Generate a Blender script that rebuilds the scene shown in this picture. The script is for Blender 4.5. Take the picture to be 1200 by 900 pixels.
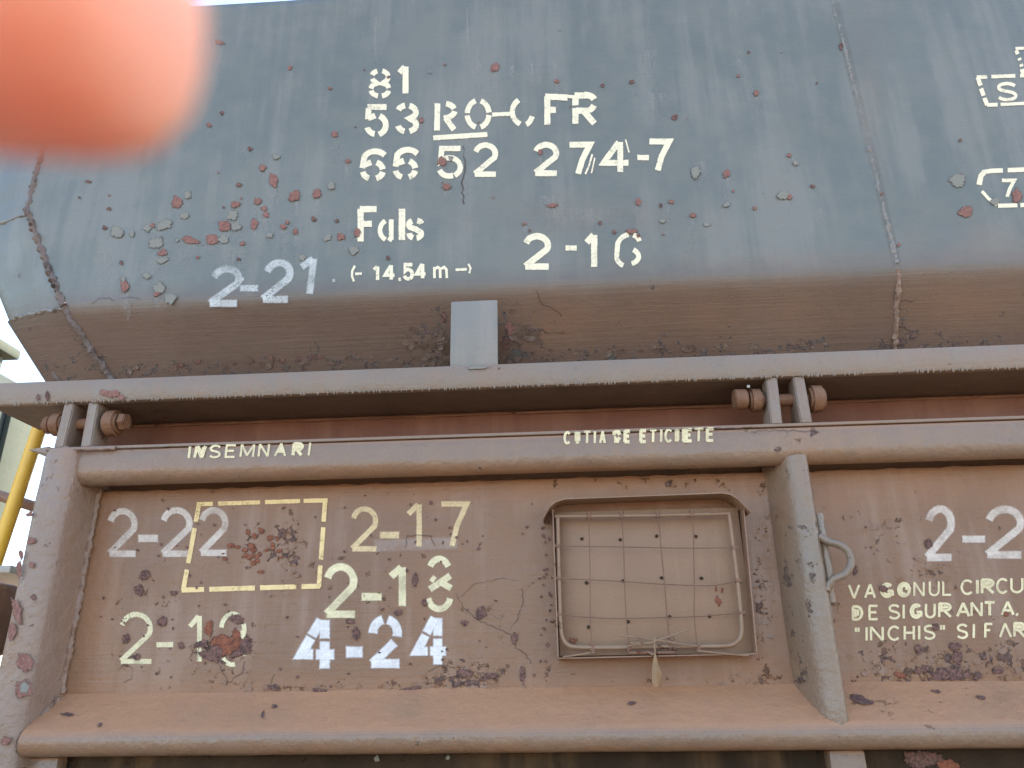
import bpy, bmesh, math, random
from mathutils import Vector, Matrix, noise
random.seed(7)
D = bpy.data
for o in list(D.objects): D.objects.remove(o)
scene = bpy.context.scene
COL = scene.collection
rad = math.radians

# ------------------------------------------------------------------ camera
YAW, PIT, ROL = rad(-3.5), rad(21.53), rad(-.81)
F = Vector((math.sin(YAW)*math.cos(PIT), math.cos(YAW)*math.cos(PIT), math.sin(PIT)))
R0 = Vector((math.cos(YAW), -math.sin(YAW), 0)); U0 = R0.cross(F)
R = R0*math.cos(ROL)+U0*math.sin(ROL); U = U0*math.cos(ROL)-R0*math.sin(ROL)
CP = Vector((0, 0, 1.6))
cam = D.cameras.new('camera'); co = D.objects.new('camera', cam); COL.objects.link(co)
m = Matrix.Identity(4)
for i in range(3):
    m[i][0], m[i][1], m[i][2], m[i][3] = R[i], U[i], -F[i], CP[i]
co.matrix_world = m
cam.sensor_width = 36; cam.lens = 27; cam.clip_start = .002; cam.clip_end = 3000
cam.dof.use_dof = True; cam.dof.focus_distance = 2.05; cam.dof.aperture_fstop = 9.5
scene.camera = co

# ------------------------------------------------------------------ light
SUN_E, SUN_A = rad(38), rad(42)          # behind the wagon, a little to the right: this side is in its shade
w = D.worlds.new('World'); scene.world = w; w.use_nodes = True
nt = w.node_tree; bg = nt.nodes['Background']
sk = nt.nodes.new('ShaderNodeTexSky'); sk.sky_type = 'NISHITA'; sk.sun_disc = False
sk.sun_elevation = SUN_E; sk.sun_rotation = SUN_A
sk.air_density = 1.0; sk.dust_density = 1.2; sk.ozone_density = 1.0
nt.links.new(sk.outputs[0], bg.inputs[0]); bg.inputs[1].default_value = .13
sl = D.lights.new('sun', 'SUN'); sl.energy = 4.0; sl.angle = rad(.5); sl.color = (1, .95, .87)
so = D.objects.new('sun', sl); COL.objects.link(so)
sd = Vector((math.sin(SUN_A)*math.cos(SUN_E), math.cos(SUN_A)*math.cos(SUN_E), math.sin(SUN_E)))
so.rotation_euler = sd.to_track_quat('Z', 'Y').to_euler(); so.location = (0, 0, 12)
vs = scene.view_settings
vs.view_transform = 'Standard'; vs.look = 'None'; vs.gamma = 1; vs.use_curve_mapping = False
vs.exposure = 2.4

# ------------------------------------------------------------------ node helper
class N:
    def __init__(s, name):
        s.m = D.materials.new(name); s.m.use_nodes = True; s.t = s.m.node_tree; s.t.nodes.clear()
        s.out = s.t.nodes.new('ShaderNodeOutputMaterial')
    def put(s, sock, v):
        if isinstance(v, bpy.types.NodeSocket): s.t.links.new(v, sock)
        elif isinstance(v, (tuple, list)) and len(v) == 3 and sock.type == 'RGBA': sock.default_value = (*v, 1)
        else: sock.default_value = v
    def node(s, typ, props=None, **ins):
        n = s.t.nodes.new(typ)
        for k, v in (props or {}).items(): setattr(n, k, v)
        for k, v in ins.items():
            k2 = k.replace('_', ' ')
            s.put(n.inputs[int(k[1:])] if k[0] == 'i' and k[1:].isdigit() else n.inputs[k2], v)
        return n
    def coord(s, kind='Object'): return s.node('ShaderNodeTexCoord').outputs[kind]
    def scale(s, v, sc, loc=(0, 0, 0)):
        return s.node('ShaderNodeMapping', None, Vector=v, Scale=sc, Location=loc).outputs[0]
    def noise(s, v, sc, det=4, rough=.55, dist=0):
        return s.node('ShaderNodeTexNoise', None, Vector=v, Scale=sc, Detail=det, Roughness=rough, Distortion=dist).outputs[0]
    def ramp(s, x, a, b, lo=0., hi=1.):
        return s.node('ShaderNodeMapRange', {'interpolation_type': 'SMOOTHSTEP'}, i0=x, i1=a, i2=b, i3=lo, i4=hi).outputs[0]
    def math(s, op, a, b=0., c=0.):
        return s.node('ShaderNodeMath', {'operation': op}, i0=a, i1=b, i2=c).outputs[0]
    def mix(s, f, a, b):
        n = s.node('ShaderNodeMix', {'data_type': 'RGBA'})
        s.put(n.inputs[0], f); s.put(n.inputs[6], a); s.put(n.inputs[7], b); return n.outputs[2]
    def bsdf(s, **k):
        n = s.node('ShaderNodeBsdfPrincipled', None, **k); s.t.links.new(n.outputs[0], s.out.inputs[0]); return n
    def bump(s, h, dist, strength=1., prev=None):
        """heights in metres are summed and turned into ONE bump node by nrm()"""
        t = s.math('MULTIPLY', h, dist*strength)
        return s.math('ADD', prev, t) if prev is not None else t
    def nrm(s, h): return s.node('ShaderNodeBump', None, Height=h, Distance=1., Strength=1.).outputs[0]

RUST = (.20, .065, .03)
def paint(name, a, b, rough=.45, spec=.5, dust=None, dust_amt=.35, chip=.0, crack=.0, lump=.4, brush=.5, chipcol=RUST, speck=.12, up_dust=0., up_col=(.42, .25, .16), lower=None, wear=0., peel=(.11, .060, .046), stain=(.31, .142, .062)):
    n = N(name); P = n.coord()
    big = n.noise(P, 1.7, 5, .6); mid = n.noise(P, 9, 5, .65)
    col = n.mix(n.ramp(n.math('ADD', n.math('MULTIPLY', big, .6), n.math('MULTIPLY', mid, .4)), .36, .64), a, b)
    if dust:
        st = n.noise(n.scale(P, (16, 16, 1.1)), 1.0, 5, .65)
        cl = n.noise(P, 2.6, 4, .6)
        f = n.math('MULTIPLY', n.ramp(n.math('MULTIPLY', st, n.math('MULTIPLY', cl, 2.)), .42, .75), dust_amt)
        col = n.mix(f, col, dust)
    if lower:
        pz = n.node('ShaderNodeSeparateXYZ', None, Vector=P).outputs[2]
        ground_tint = n.ramp(n.math('ADD', pz, n.math('MULTIPLY', n.math('SUBTRACT', mid, .5), .05)), 2.79, 2.64, 0, 1)
        col = n.mix(ground_tint, col, n.mix(n.ramp(big, .35, .65), *lower))  # brown below the fold: ground reflection painted into the colour, with dust
    if wear:
        wa = n.math('MULTIPLY', n.node('ShaderNodeAttribute', {'attribute_name': 'stain'}).outputs['Fac'], n.ramp(n.noise(P, 8, 4, .65), .25, .65, .45, 1.))
        col = n.mix(wa, col, stain)
    # fine speckle of the paint film
    fine = n.noise(P, 260, 1, .7)
    col = n.mix(n.ramp(fine, .55, .8, 0, speck), col, tuple(min(1, c*1.7) for c in a))
    col = n.mix(n.ramp(n.noise(P, 120, 2, .8), .6, .78, 0, speck*2), col, tuple(c*.45 for c in a))
    h = n.bump(n.noise(n.scale(P, (4, 4, 130)), 1.0, 3, .6), .0016*brush, 1)
    h = n.bump(n.noise(P, 34, 3, .6), .0035*lump, 1, h)
    h = n.bump(fine, .0006, .8, h)
    r = n.ramp(mid, .3, .7, rough-.07, rough+.1)
    if crack:
        dv = n.node('ShaderNodeVectorMath', {'operation': 'MULTIPLY_ADD'}, i0=n.node('ShaderNodeTexNoise', None, Vector=P, Scale=14., Detail=4.).outputs[1], i1=(.09, .09, .09), i2=P).outputs[0]
        vo = n.node('ShaderNodeTexVoronoi', {'feature': 'DISTANCE_TO_EDGE'}, Vector=dv, Scale=17.).outputs[0]
        line = n.ramp(vo, .0, .045, 1, 0)
        mask = n.ramp(n.noise(P, 4.2, 4, .6, .4), .60-.1*crack, .70-.1*crack)
        brk = n.ramp(n.noise(P, 38, 3), .47, .58)
        lf = n.math('MULTIPLY', n.math('MULTIPLY', line, mask), brk)
        col = n.mix(n.math('MULTIPLY', lf, .8), col, (.07, .035, .022))
        h = n.bump(n.math('MULTIPLY', n.ramp(vo, 0, .12), mask), .004, 1, h)
    if chip and not wear:
        c1 = n.noise(P, 26, 6, .62, .3); c2 = n.noise(P, 3.1, 3, .6)
        cv = n.math('ADD', c1, n.math('MULTIPLY', n.math('SUBTRACT', c2, .5), .7))
        cf = n.ramp(cv, .80-.16*chip, .815-.16*chip)
        rim = n.math('SUBTRACT', n.ramp(cv, .775-.16*chip, .80-.16*chip), cf)
        rc = n.mix(n.ramp(n.noise(P, 60, 5, .7), .35, .65), chipcol, tuple(c*.45 for c in chipcol))
        col = n.mix(cf, col, rc)
        col = n.mix(n.math('MULTIPLY', rim, .35), col, tuple(min(1, c*1.5) for c in a))
        h = n.bump(n.ramp(cv, .74-.16*chip, .82-.16*chip, 1, 0), .003, 1, h)
        r = n.ramp(cf, 0, 1, rough, .85)
    if wear:
        wv = n.math('MULTIPLY', n.node('ShaderNodeAttribute', {'attribute_name': 'wear'}).outputs['Fac'], wear)
        dn = n.node('ShaderNodeTexNoise', None, Vector=P, Scale=22., Detail=2., Roughness=.65).outputs[1]
        dv = n.node('ShaderNodeVectorMath', {'operation': 'MULTIPLY_ADD'}, i0=dn, i1=(.07, .07, .07), i2=P).outputs[0]
        vc = n.node('ShaderNodeTexVoronoi', None, Vector=dv, Scale=44.).outputs[1]
        cr = n.node('ShaderNodeSeparateColor', None, Color=vc).outputs[0]
        ve2 = n.node('ShaderNodeTexVoronoi', {'feature': 'DISTANCE_TO_EDGE'}, Vector=dv, Scale=24.).outputs[0]
        nn = n.noise(P, 30, 4, .7)
        pv = n.math('ADD', n.math('ADD', nn, n.math('MULTIPLY', wv, .34)), n.math('MULTIPLY', n.math('SUBTRACT', cr, .5), .22))
        pf = n.ramp(pv, .795, .81)
        line = n.ramp(ve2, .0, .026, 1, 0)
        lm = n.math('MULTIPLY', n.ramp(n.math('ADD', n.noise(P, 7, 2, .6), n.math('MULTIPLY', wv, .25)), .66, .76), n.ramp(n.noise(P, 45, 1), .46, .56))
        lf = n.math('MULTIPLY', line, lm)
        rim = n.math('SUBTRACT', n.ramp(pv, .765, .795), n.ramp(pv, .795, .805))
        col = n.mix(n.math('MULTIPLY', rim, .35), col, tuple(min(1, c*1.45) for c in a))  # light caught by the lifted paint edge, painted as a paler rim
        pc = n.mix(n.ramp(n.noise(P, 75, 4, .72), .36, .64), tuple(c*.5 for c in peel), tuple(c*1.7 for c in peel))
        pc = n.mix(n.ramp(n.noise(P, 16, 2, .6), .5, .64), pc, tuple(x*y for x, y in zip(a, (.72, .66, .64))))
        pc = n.mix(n.ramp(pv, .80, .83, .75, 0), pc, (.05, .03, .024))  # shadow of the paint edge painted as a dark band inside the peel
        col = n.mix(pf, col, pc)
        col = n.mix(n.math('MULTIPLY', lf, .75), col, (.06, .035, .025))
        h = n.bump(n.math('SUBTRACT', n.ramp(pv, .74, .80, .55, 1.), n.math('MULTIPLY', pf, .9)), .0055, 1, h)
        r = n.math('MULTIPLY_ADD', pf, .35, r)
    if up_dust:
        nz = n.node('ShaderNodeSeparateXYZ', None, Vector=n.node('ShaderNodeNewGeometry').outputs['True Normal']).outputs[2]
        f = n.math('MULTIPLY', n.ramp(nz, .05, .85), up_dust)
        f = n.math('MULTIPLY', f, n.ramp(n.noise(P, 5, 5, .65), .2, .6, .6, 1.))
        col = n.mix(f, col, up_col); r = n.math('MULTIPLY_ADD', f, .3, r)
    n.bsdf(Base_Color=col, Roughness=r, Normal=n.nrm(h), Specular_IOR_Level=spec)
    return n.m

UP_A, UP_B = (.130, .135, .112), (.165, .163, .133)
BR_A, BR_B = (.205, .104, .054), (.245, .129, .068)
M = {}
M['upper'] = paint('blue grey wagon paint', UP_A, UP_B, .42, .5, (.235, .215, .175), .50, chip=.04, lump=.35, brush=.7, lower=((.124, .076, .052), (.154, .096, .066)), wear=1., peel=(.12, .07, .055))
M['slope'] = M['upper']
M['beam'] = paint('grey beam paint', (.225, .165, .118), (.262, .190, .135), .45, .45, (.27, .165, .105), .5, chip=.1, lump=1.0, brush=.5, wear=1., peel=(.16, .09, .065))
M['stub'] = paint('pale grey bracket paint', (.225, .200, .165), (.250, .220, .180), .45, .45, (.34, .27, .22), .4, chip=.12, lump=.5)
M['frame'] = paint('brown grey door frame paint', (.212, .136, .088), (.248, .158, .102), .34, .5, (.29, .17, .095), .5, chip=.08, lump=1.2, brush=.3, wear=1., up_dust=.95, up_col=(.43, .205, .098))
M['post'] = paint('mauve grey post paint', (.235, .156, .110), (.272, .180, .126), .38, .5, (.28, .17, .11), .45, chip=.1, lump=1.6, brush=.2, wear=1., peel=(.26, .12, .085), chipcol=(.36, .15, .10))
M['rib'] = paint('grey rib paint over rust', (.205, .150, .105), (.235, .158, .102), .32, .5, (.28, .16, .095), .5, chip=.1, lump=1.0, brush=.2, wear=1., peel=(.10, .06, .045))
M['door'] = paint('brown door paint', BR_A, BR_B, .45, .45, (.34, .22, .15), .5, chip=.05, lump=.7, brush=.8, wear=1., chipcol=(.13, .065, .045), up_dust=0)
M['flange'] = paint('shaded grimy beam underside', (.125, .085, .055), (.165, .112, .074), .6, .3, (.2, .13, .09), .4, chip=.3, lump=1.)  # shade under the beam put into this darker colour, along with grime
M['red'] = paint('red oxide paint', (.185, .072, .044), (.22, .090, .056), .6, .3, (.30, .15, .09), .4, chip=.15, lump=.5)
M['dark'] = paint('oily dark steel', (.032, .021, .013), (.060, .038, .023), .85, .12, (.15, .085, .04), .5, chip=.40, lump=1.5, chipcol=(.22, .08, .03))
M['rusty'] = paint('rusty bolt steel', (.165, .078, .040), (.24, .125, .068), .62, .3, (.28, .13, .065), .5, chip=.5, lump=1.8, chipcol=(.12, .05, .03))
M['lug'] = paint('grey hinge lug paint', (.25, .190, .145), (.28, .210, .158), .5, .4, (.22, .13, .085), .6, chip=.4, lump=1.6, chipcol=(.12, .07, .05))
M['weld'] = paint('weld bead paint', (.215, .195, .165), (.245, .21, .175), .5, .4, (.16, .13, .11), .4, chip=.12, lump=1.5, chipcol=(.08, .05, .05))
M['weld_dark'] = paint('dirty weld bead', (.12, .088, .076), (.17, .125, .104), .55, .35, (.20, .13, .09), .6, chip=.6, lump=3, chipcol=(.055, .034, .025))
M['weld_brown'] = paint('brown weld bead', (.24, .150, .100), (.28, .175, .118), .5, .4, (.2, .13, .1), .5, chip=.5, lump=2.5, chipcol=(.08, .04, .03))
M['plate'] = paint('beige label plate', (.262, .150, .087), (.295, .172, .100), .55, .35, (.36, .22, .13), .5, chip=.12, lump=.3, chipcol=(.36, .13, .04))
M['tray'] = paint('brown label tray', (.25, .140, .085), (.29, .165, .102), .5, .4, (.24, .12, .065), .6, chip=.4, lump=.6)
M['wire'] = paint('rusty wire', (.17, .085, .05), (.22, .115, .07), .6, .3, chip=.4, lump=.4)
M['rod'] = paint('painted rod', (.25, .152, .090), (.285, .175, .104), .45, .4, (.24, .11, .06), .6, chip=.42, lump=.4)
M['yellow'] = paint('yellow handrail paint', (.85, .46, .035), (.88, .50, .05), .4, .5, (.5, .3, .1), .3, chip=.2, lump=.4)
M['neighbour'] = paint('grey green wagon paint', (.072, .080, .062), (.082, .090, .070), .9, .05, (.09, .085, .065), .5, chip=.1)
M['neighbour2'] = paint('grey wagon paint', (.058, .068, .062), (.068, .078, .070), .9, .05, (.075, .072, .06), .4, chip=.1)
M['oxide'] = paint('faded red plank', (.35, .11, .08), (.4, .14, .1), .6, .3)
M['palesteel'] = paint('pale plate', (.45, .40, .34), (.5, .44, .36), .5, .4, chip=.3)
M['body'] = paint('hopper body paint', UP_A, UP_B, .5, .4)

def lettering_mat(name, col, soft=.12, wear=.3, speckle=.35, fade=1., op=1.):
    n = N(name); P = n.coord(); uv = n.node('ShaderNodeSeparateXYZ', None, Vector=n.coord('UV'))
    au = n.math('ABSOLUTE', uv.outputs[0])
    d = n.math('MAXIMUM', au, n.math('ADD', uv.outputs[1], 1.))
    ns = n.math('MULTIPLY', n.math('SUBTRACT', n.noise(P, 130, 4, .6), .5), .35)
    ns2 = n.math('MULTIPLY', n.math('SUBTRACT', n.noise(P, 22, 3, .5), .5), .3)
    d = n.math('ADD', n.math('SUBTRACT', d, .08), n.math('ADD', ns, ns2))
    al = n.ramp(d, 1.-soft*.9, min(1.5, 1.+soft*1.6), 1, 0)
    w1 = n.noise(P, 75, 6, .72); w2 = n.noise(P, 7, 3, .6)
    wr = n.math('ADD', w1, n.math('MULTIPLY', n.math('SUBTRACT', w2, .5), .8))
    al = n.math('MULTIPLY', al, n.ramp(wr, .78-.22*wear, .86-.22*wear, 1, 1-.9*min(1, wear*2.2)))
    al = n.math('MULTIPLY', al, n.ramp(n.noise(P, 420, 2, .6), .25, .5, 1-speckle, 1))
    al = n.math('MULTIPLY', al, n.ramp(n.noise(P, 14, 4, .6), .3, .52, fade, 1))
    if op < 1: al = n.math('MULTIPLY', al, op)
    c = n.mix(n.noise(P, 40, 2), col, tuple(x*.9 for x in col))
    b = n.node('ShaderNodeBsdfPrincipled', None, Base_Color=c, Roughness=.6, Specular_IOR_Level=.3,
               Normal=n.nrm(n.bump(n.noise(n.scale(P, (4, 4, 130)), 1.0, 4, .6), .001, 1)))
    tr = n.node('ShaderNodeBsdfTransparent'); mx = n.node('ShaderNodeMixShader', None, i0=al, i1=tr.outputs[0], i2=b.outputs[0])
    n.t.links.new(mx.outputs[0], n.out.inputs[0]); return n.m
L = {
 'cream': lettering_mat('cream stencil paint', (.93, .80, .55), .10, .15, .12),
 'white': lettering_mat('white chalky paint', (.86, .85, .78), .4, 1.0, .6, .35, .72),
 'pinkwhite': lettering_mat('white sprayed paint', (.95, .81, .67), .6, .25, .2, .6, 1.),
 'yellow': lettering_mat('pale yellow stencil paint', (.90, .65, .30), .10, .22, .25, .8),
 'yellow2': lettering_mat('pale yellow sprayed paint', (.90, .67, .36), .40, .30, .3, .6),
 'cream2': lettering_mat('cream sprayed paint', (.93, .80, .48), .30, .40, .25, .7),
 'bright': lettering_mat('bright white sprayed paint', (.94, .89, .84), .30, .1, .15, .85),
 'thin': lettering_mat('cream hand stencil paint', (.92, .77, .45), .30, .2, .2, .75),
 'over': lettering_mat('white overspray', (.75, .64, .54), .9, .5, .8, .2, .55),
 'band': lettering_mat('beige wash beside weld', (.25, .205, .16), .9, .3, .3, .4, .38),
}
def chip_mat(name='chipped paint patches', ra=(.30, .150, .115), rb=(.20, .088, .066)):
    n = N(name); P = n.coord(); uv = n.node('ShaderNodeSeparateXYZ', None, Vector=n.coord('UV'))
    e0, ty = uv.outputs[0], uv.outputs[1]
    amp = n.ramp(ty, .6, .9, 1.25, 1.7)
    pn = n.math('ADD', n.math('MULTIPLY', n.math('SUBTRACT', n.noise(P, 125, 5, .72, .5), .5), amp), n.math('MULTIPLY', n.math('SUBTRACT', n.noise(P, 24, 3, .5), .5), .5))
    e = n.math('ADD', e0, pn)
    al = n.ramp(e, .86, .90, 1, 0)
    rust = n.mix(n.ramp(n.noise(P, 150, 5, .7), .35, .65), ra, rb)
    grey = n.mix(n.noise(P, 120, 4), (.270, .245, .200), (.215, .205, .168))
    dark = n.mix(n.ramp(n.noise(P, 140, 5, .7), .4, .6), (.21, .105, .08), (.09, .05, .04))
    c = n.mix(n.ramp(ty, .2, .4), grey, rust); c = n.mix(n.ramp(ty, .7, .85), c, dark)
    c = n.mix(n.math('MULTIPLY', n.ramp(e, .78, .85), n.ramp(n.noise(P, 40, 2), .35, .6, .0, .5)), c, (.15, .10, .085))
    h = n.bump(n.ramp(e, .80, .90), .0009, 1); h = n.bump(n.noise(P, 180, 5, .7), .0015, 1, h)
    b = n.node('ShaderNodeBsdfPrincipled', None, Base_Color=c, Roughness=.8, Normal=n.nrm(h), Specular_IOR_Level=.25)
    tr = n.node('ShaderNodeBsdfTransparent'); mx = n.node('ShaderNodeMixShader', None, i0=al, i1=tr.outputs[0], i2=b.outputs[0])
    n.t.links.new(mx.outputs[0], n.out.inputs[0]); return n.m
M['chips'] = chip_mat(); M['chips_door'] = chip_mat('rusted paint patches', (.30, .105, .055), (.155, .055, .032))
def streak_mat(name, col, amt):
    n = N(name); P = n.coord(); uv = n.node('ShaderNodeSeparateXYZ', None, Vector=n.coord('UV'))
    al = n.math('MULTIPLY', n.ramp(n.math('ABSOLUTE', uv.outputs[0]), .1, 1., amt, 0), n.ramp(uv.outputs[1], 0, 1, 1, 0))
    al = n.math('MULTIPLY', al, n.ramp(n.noise(n.scale(P, (90, 90, 8)), 1, 4), .3, .7))
    b = n.node('ShaderNodeBsdfPrincipled', None, Base_Color=col, Roughness=.7, Specular_IOR_Level=.3)
    tr = n.node('ShaderNodeBsdfTransparent'); mx = n.node('ShaderNodeMixShader', None, i0=al, i1=tr.outputs[0], i2=b.outputs[0])
    n.t.links.new(mx.outputs[0], n.out.inputs[0]); return n.m
M['streak'] = streak_mat('pale wash streaks', (.40, .37, .335), .45)
M['crackline'] = lettering_mat('cracked paint edge', (.075, .04, .03), .5, .5, .2, .1, .85)
M['cracklight'] = lettering_mat('lifted paint edge', (.52, .40, .32), .6, .4, .2, .3)

# ------------------------------------------------------------------ objects
def thing(name, label, cat, loc, group=None):
    o = D.objects.new(name, None); COL.objects.link(o); o.location = loc; o.empty_display_size = .2
    o['label'] = label; o['category'] = cat
    if group: o['group'] = group
    return o
def origin(p):
    v = Vector((0, 0, 0))
    while p: v += Vector(p.location); p = p.parent
    return v
def link(name, me, mat, parent=None, label=None, kind=None, smooth=True, at=None):
    """mesh given in world coordinates -> object under parent, its own origin at its centre's foot"""
    base = origin(parent)
    for v in me.vertices: v.co -= base
    if mat: me.materials.append(mat)
    if smooth:
        for p in me.polygons: p.use_smooth = True
    o = D.objects.new(name, me); COL.objects.link(o); o.parent = parent
    if label: o['label'] = label
    if kind: o['kind'] = kind
    return o
def mesh(name, vs, fs, uv=None):
    me = D.meshes.new(name); me.from_pydata([tuple(v) for v in vs], [], fs); me.update()
    if uv:
        l = me.uv_layers.new(name='UVMap')
        for lp in me.loops: l.data[lp.index].uv = uv[lp.vertex_index]
    return me
def bm_mesh(name, bm, sharp=35):
    bmesh.ops.recalc_face_normals(bm, faces=bm.faces)
    me = D.meshes.new(name); bm.to_mesh(me); bm.free()
    try: me.set_sharp_from_angle(angle=rad(sharp))
    except Exception: pass
    return me
def add_box(bm, x0, x1, y0, y1, z0, z1, bev=.003, seg=2):
    r = bmesh.ops.create_cube(bm, size=1, matrix=Matrix.Translation(((x0+x1)/2, (y0+y1)/2, (z0+z1)/2)) @ Matrix.Diagonal((x1-x0, y1-y0, z1-z0, 1)))
    if bev:
        es = list({e for v in r['verts'] for e in v.link_edges})
        bmesh.ops.bevel(bm, geom=es, offset=bev, segments=seg, affect='EDGES', profile=.5)
def box(name, mat, parent, x0, x1, y0, y1, z0, z1, bev=.003, label=None):
    bm = bmesh.new(); add_box(bm, x0, x1, y0, y1, z0, z1, bev)
    return link(name, bm_mesh(name, bm), mat, parent, label)
def wob(p, amp, sc=9.):
    return noise.noise(Vector(p)*sc)*amp
def tube_geo(pts, r, seg=10, jit=0., vs=None, fs=None, closed_ends=True):
    vs = [] if vs is None else vs; fs = [] if fs is None else fs
    b = len(vs); n = len(pts); pts = [Vector(p) for p in pts]
    up = Vector((.3, 1, .2))
    for i, p in enumerate(pts):
        t = (pts[min(i+1, n-1)]-pts[max(i-1, 0)]).normalized()
        a = t.cross(up).normalized(); c = t.cross(a)
        rr = r[i] if isinstance(r, (list, tuple)) else r
        for k in range(seg):
            th = 2*math.pi*k/seg
            q = p+(a*math.cos(th)+c*math.sin(th))*rr
            if jit: q += (q-p)*noise.noise(q*90)*jit
            vs.append(q)
    for i in range(n-1):
        for k in range(seg):
            k2 = (k+1) % seg
            fs.append((b+i*seg+k, b+i*seg+k2, b+(i+1)*seg+k2, b+(i+1)*seg+k))
    if closed_ends:
        fs.append(tuple(b+k for k in range(seg))[::-1]); fs.append(tuple(b+(n-1)*seg+k for k in range(seg)))
    return vs, fs
def tube(name, mat, parent, pts, r, seg=10, jit=0., label=None):
    vs, fs = tube_geo(pts, r, seg, jit); me = mesh(name, vs, fs)
    bm = bmesh.new(); bm.from_mesh(me); return link(name, bm_mesh(name, bm, 50), mat, parent, label)
def arc(cx, cy, rx, ry, a0, a1, n=10):
    return [(cx+rx*math.cos(rad(a0+(a1-a0)*i/n)), cy+ry*math.sin(rad(a0+(a1-a0)*i/n))) for i in range(n+1)]
def lerp_pts(pts, step):
    out = []
    for a, b in zip(pts[:-1], pts[1:]):
        a, b = Vector(a), Vector(b); k = max(1, int((b-a).length/step))
        out += [a.lerp(b, i/k) for i in range(k)]
    return out+[Vector(pts[-1])]
def sweep_x(name, mat, parent, prof, x0, x1, dx=.03, amp=0., sc=8., label=None, sharp=40, caps=False, ends=None):
    """profile of (y,z) swept along x; ends(x_index 0/1, y) -> x offset for a mitred end"""
    nx = max(2, int((x1-x0)/dx)); vs = []; fs = []; n = len(prof)
    for i in range(nx+1):
        x = x0+(x1-x0)*i/nx
        for (y, z) in prof:
            xx = x
            if ends and i == 0: xx += ends(0, y)
            p = (xx, y, z); d = wob(p, amp, sc)
            vs.append((xx, y+d, z+d*.5))
    for i in range(nx):
        for k in range(n-1): fs.append((i*n+k, i*n+k+1, (i+1)*n+k+1, (i+1)*n+k))
    if caps: fs.append(tuple(range(n))); fs.append(tuple(nx*n+k for k in range(n))[::-1])
    me0 = mesh("t", vs, fs)
    bm = bmesh.new(); bm.from_mesh(me0); o = link(name, bm_mesh(name, bm, sharp), mat, parent, label)
    front = min(o.data.polygons, key=lambda p: p.center.y)
    if front.normal.y > 0: o.data.flip_normals()
    return o
def sweep_z(name, mat, parent, prof, z0, z1, dz=.02, amp=0., sc=9., label=None, xoff=None):
    nz = int((z1-z0)/dz); vs = []; fs = []; n = len(prof)
    for i in range(nz+1):
        z = z0+(z1-z0)*i/nz
        for (x, y) in prof:
            d = wob((x, y, z), amp, sc); vs.append((x+d*.4+(xoff(z) if xoff else 0), y+d, z))
    for i in range(nz):
        for k in range(n-1): fs.append((i*n+k, (i+1)*n+k, (i+1)*n+k+1, i*n+k+1))
    fs.append(tuple(range(n))); fs.append(tuple(nz*n+k for k in range(n))[::-1])
    bm = bmesh.new(); bm.from_mesh(mesh('t', vs, fs))
    return link(name, bm_mesh(name, bm, 45), mat, parent, label)
def copy_tree(o, dx, parent):
    c = o.copy(); COL.objects.link(c); c.parent = parent; c.location.x += dx
    for ch in list(o.children):
        d = ch.copy(); COL.objects.link(d); d.parent = c
    return c

# ------------------------------------------------------------------ surfaces that carry marks
def ray(px, py): return R*(px-600)/900-U*(py-450)/900+F
def on(px, py, Y):
    d = ray(px, py); t = (Y-CP.y)/d.y; return CP+d*t
def on_plane(px, py, p0, nrm):
    d = ray(px, py); t = (Vector(p0)-CP).dot(nrm)/d.dot(nrm); return CP+d*t
def warp_up(x, z):
    d = noise.noise(Vector((x*1.3, z*1.1, 3)))*.006+noise.noise(Vector((x*4, z*3.2, 9)))*.0016
    d += .007*math.exp(-((x+1.40)/.10)**2-((z-2.80)/.09)**2)-.004*math.exp(-((x+1.25)/.12)**2-((z-2.82)/.08)**2)
    return d*max(0, min(1, (z-2.715)/.15))
def warp_door(x, z):
    return noise.noise(Vector((x*2.2, z*2.4, 1)))*.004+noise.noise(Vector((x*7, z*6, 5)))*.0012
NS = Vector((0, -.14, .104)).normalized(); NS = Vector((0, -NS.y*-1, NS.z)) if False else Vector((0, -.155, -.104)).normalized()
class Surf:
    def __init__(s, f, n): s.f = f; s.n = Vector(n)
    def __call__(s, px, py, eps=.001): return s.f(px, py)+s.n*eps
def _up(px, py): p = on(px, py, 2.0); p.y = 2.0+warp_up(p.x, p.z); return p
def _door(px, py): p = on(px, py, 2.0); p.y = 2.0+warp_door(p.x, p.z); return p
SU, SD = Surf(_up, (0, -1, 0)), Surf(_door, (0, -1, 0))
ST = Surf(lambda px, py: on(px, py, 1.9), (0, -1, 0))       # face of the door's top rail
SS = Surf(lambda px, py: on_plane(px, py, (0, 2.0, 2.668), Vector((0, -.155, -.104)).normalized()), Vector((0, -.155, -.104)).normalized())
SP = Surf(lambda px, py: on(px, py, 1.879), (0, -1, 0))
NB = Vector((0, -.09, .10)).normalized()
SB = Surf(lambda px, py: on_plane(px, py, (0, 1.91, 1.5325), Vector((0, -.0786, .1076)).normalized()), Vector((0, -.0786, .1076)).normalized())

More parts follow.
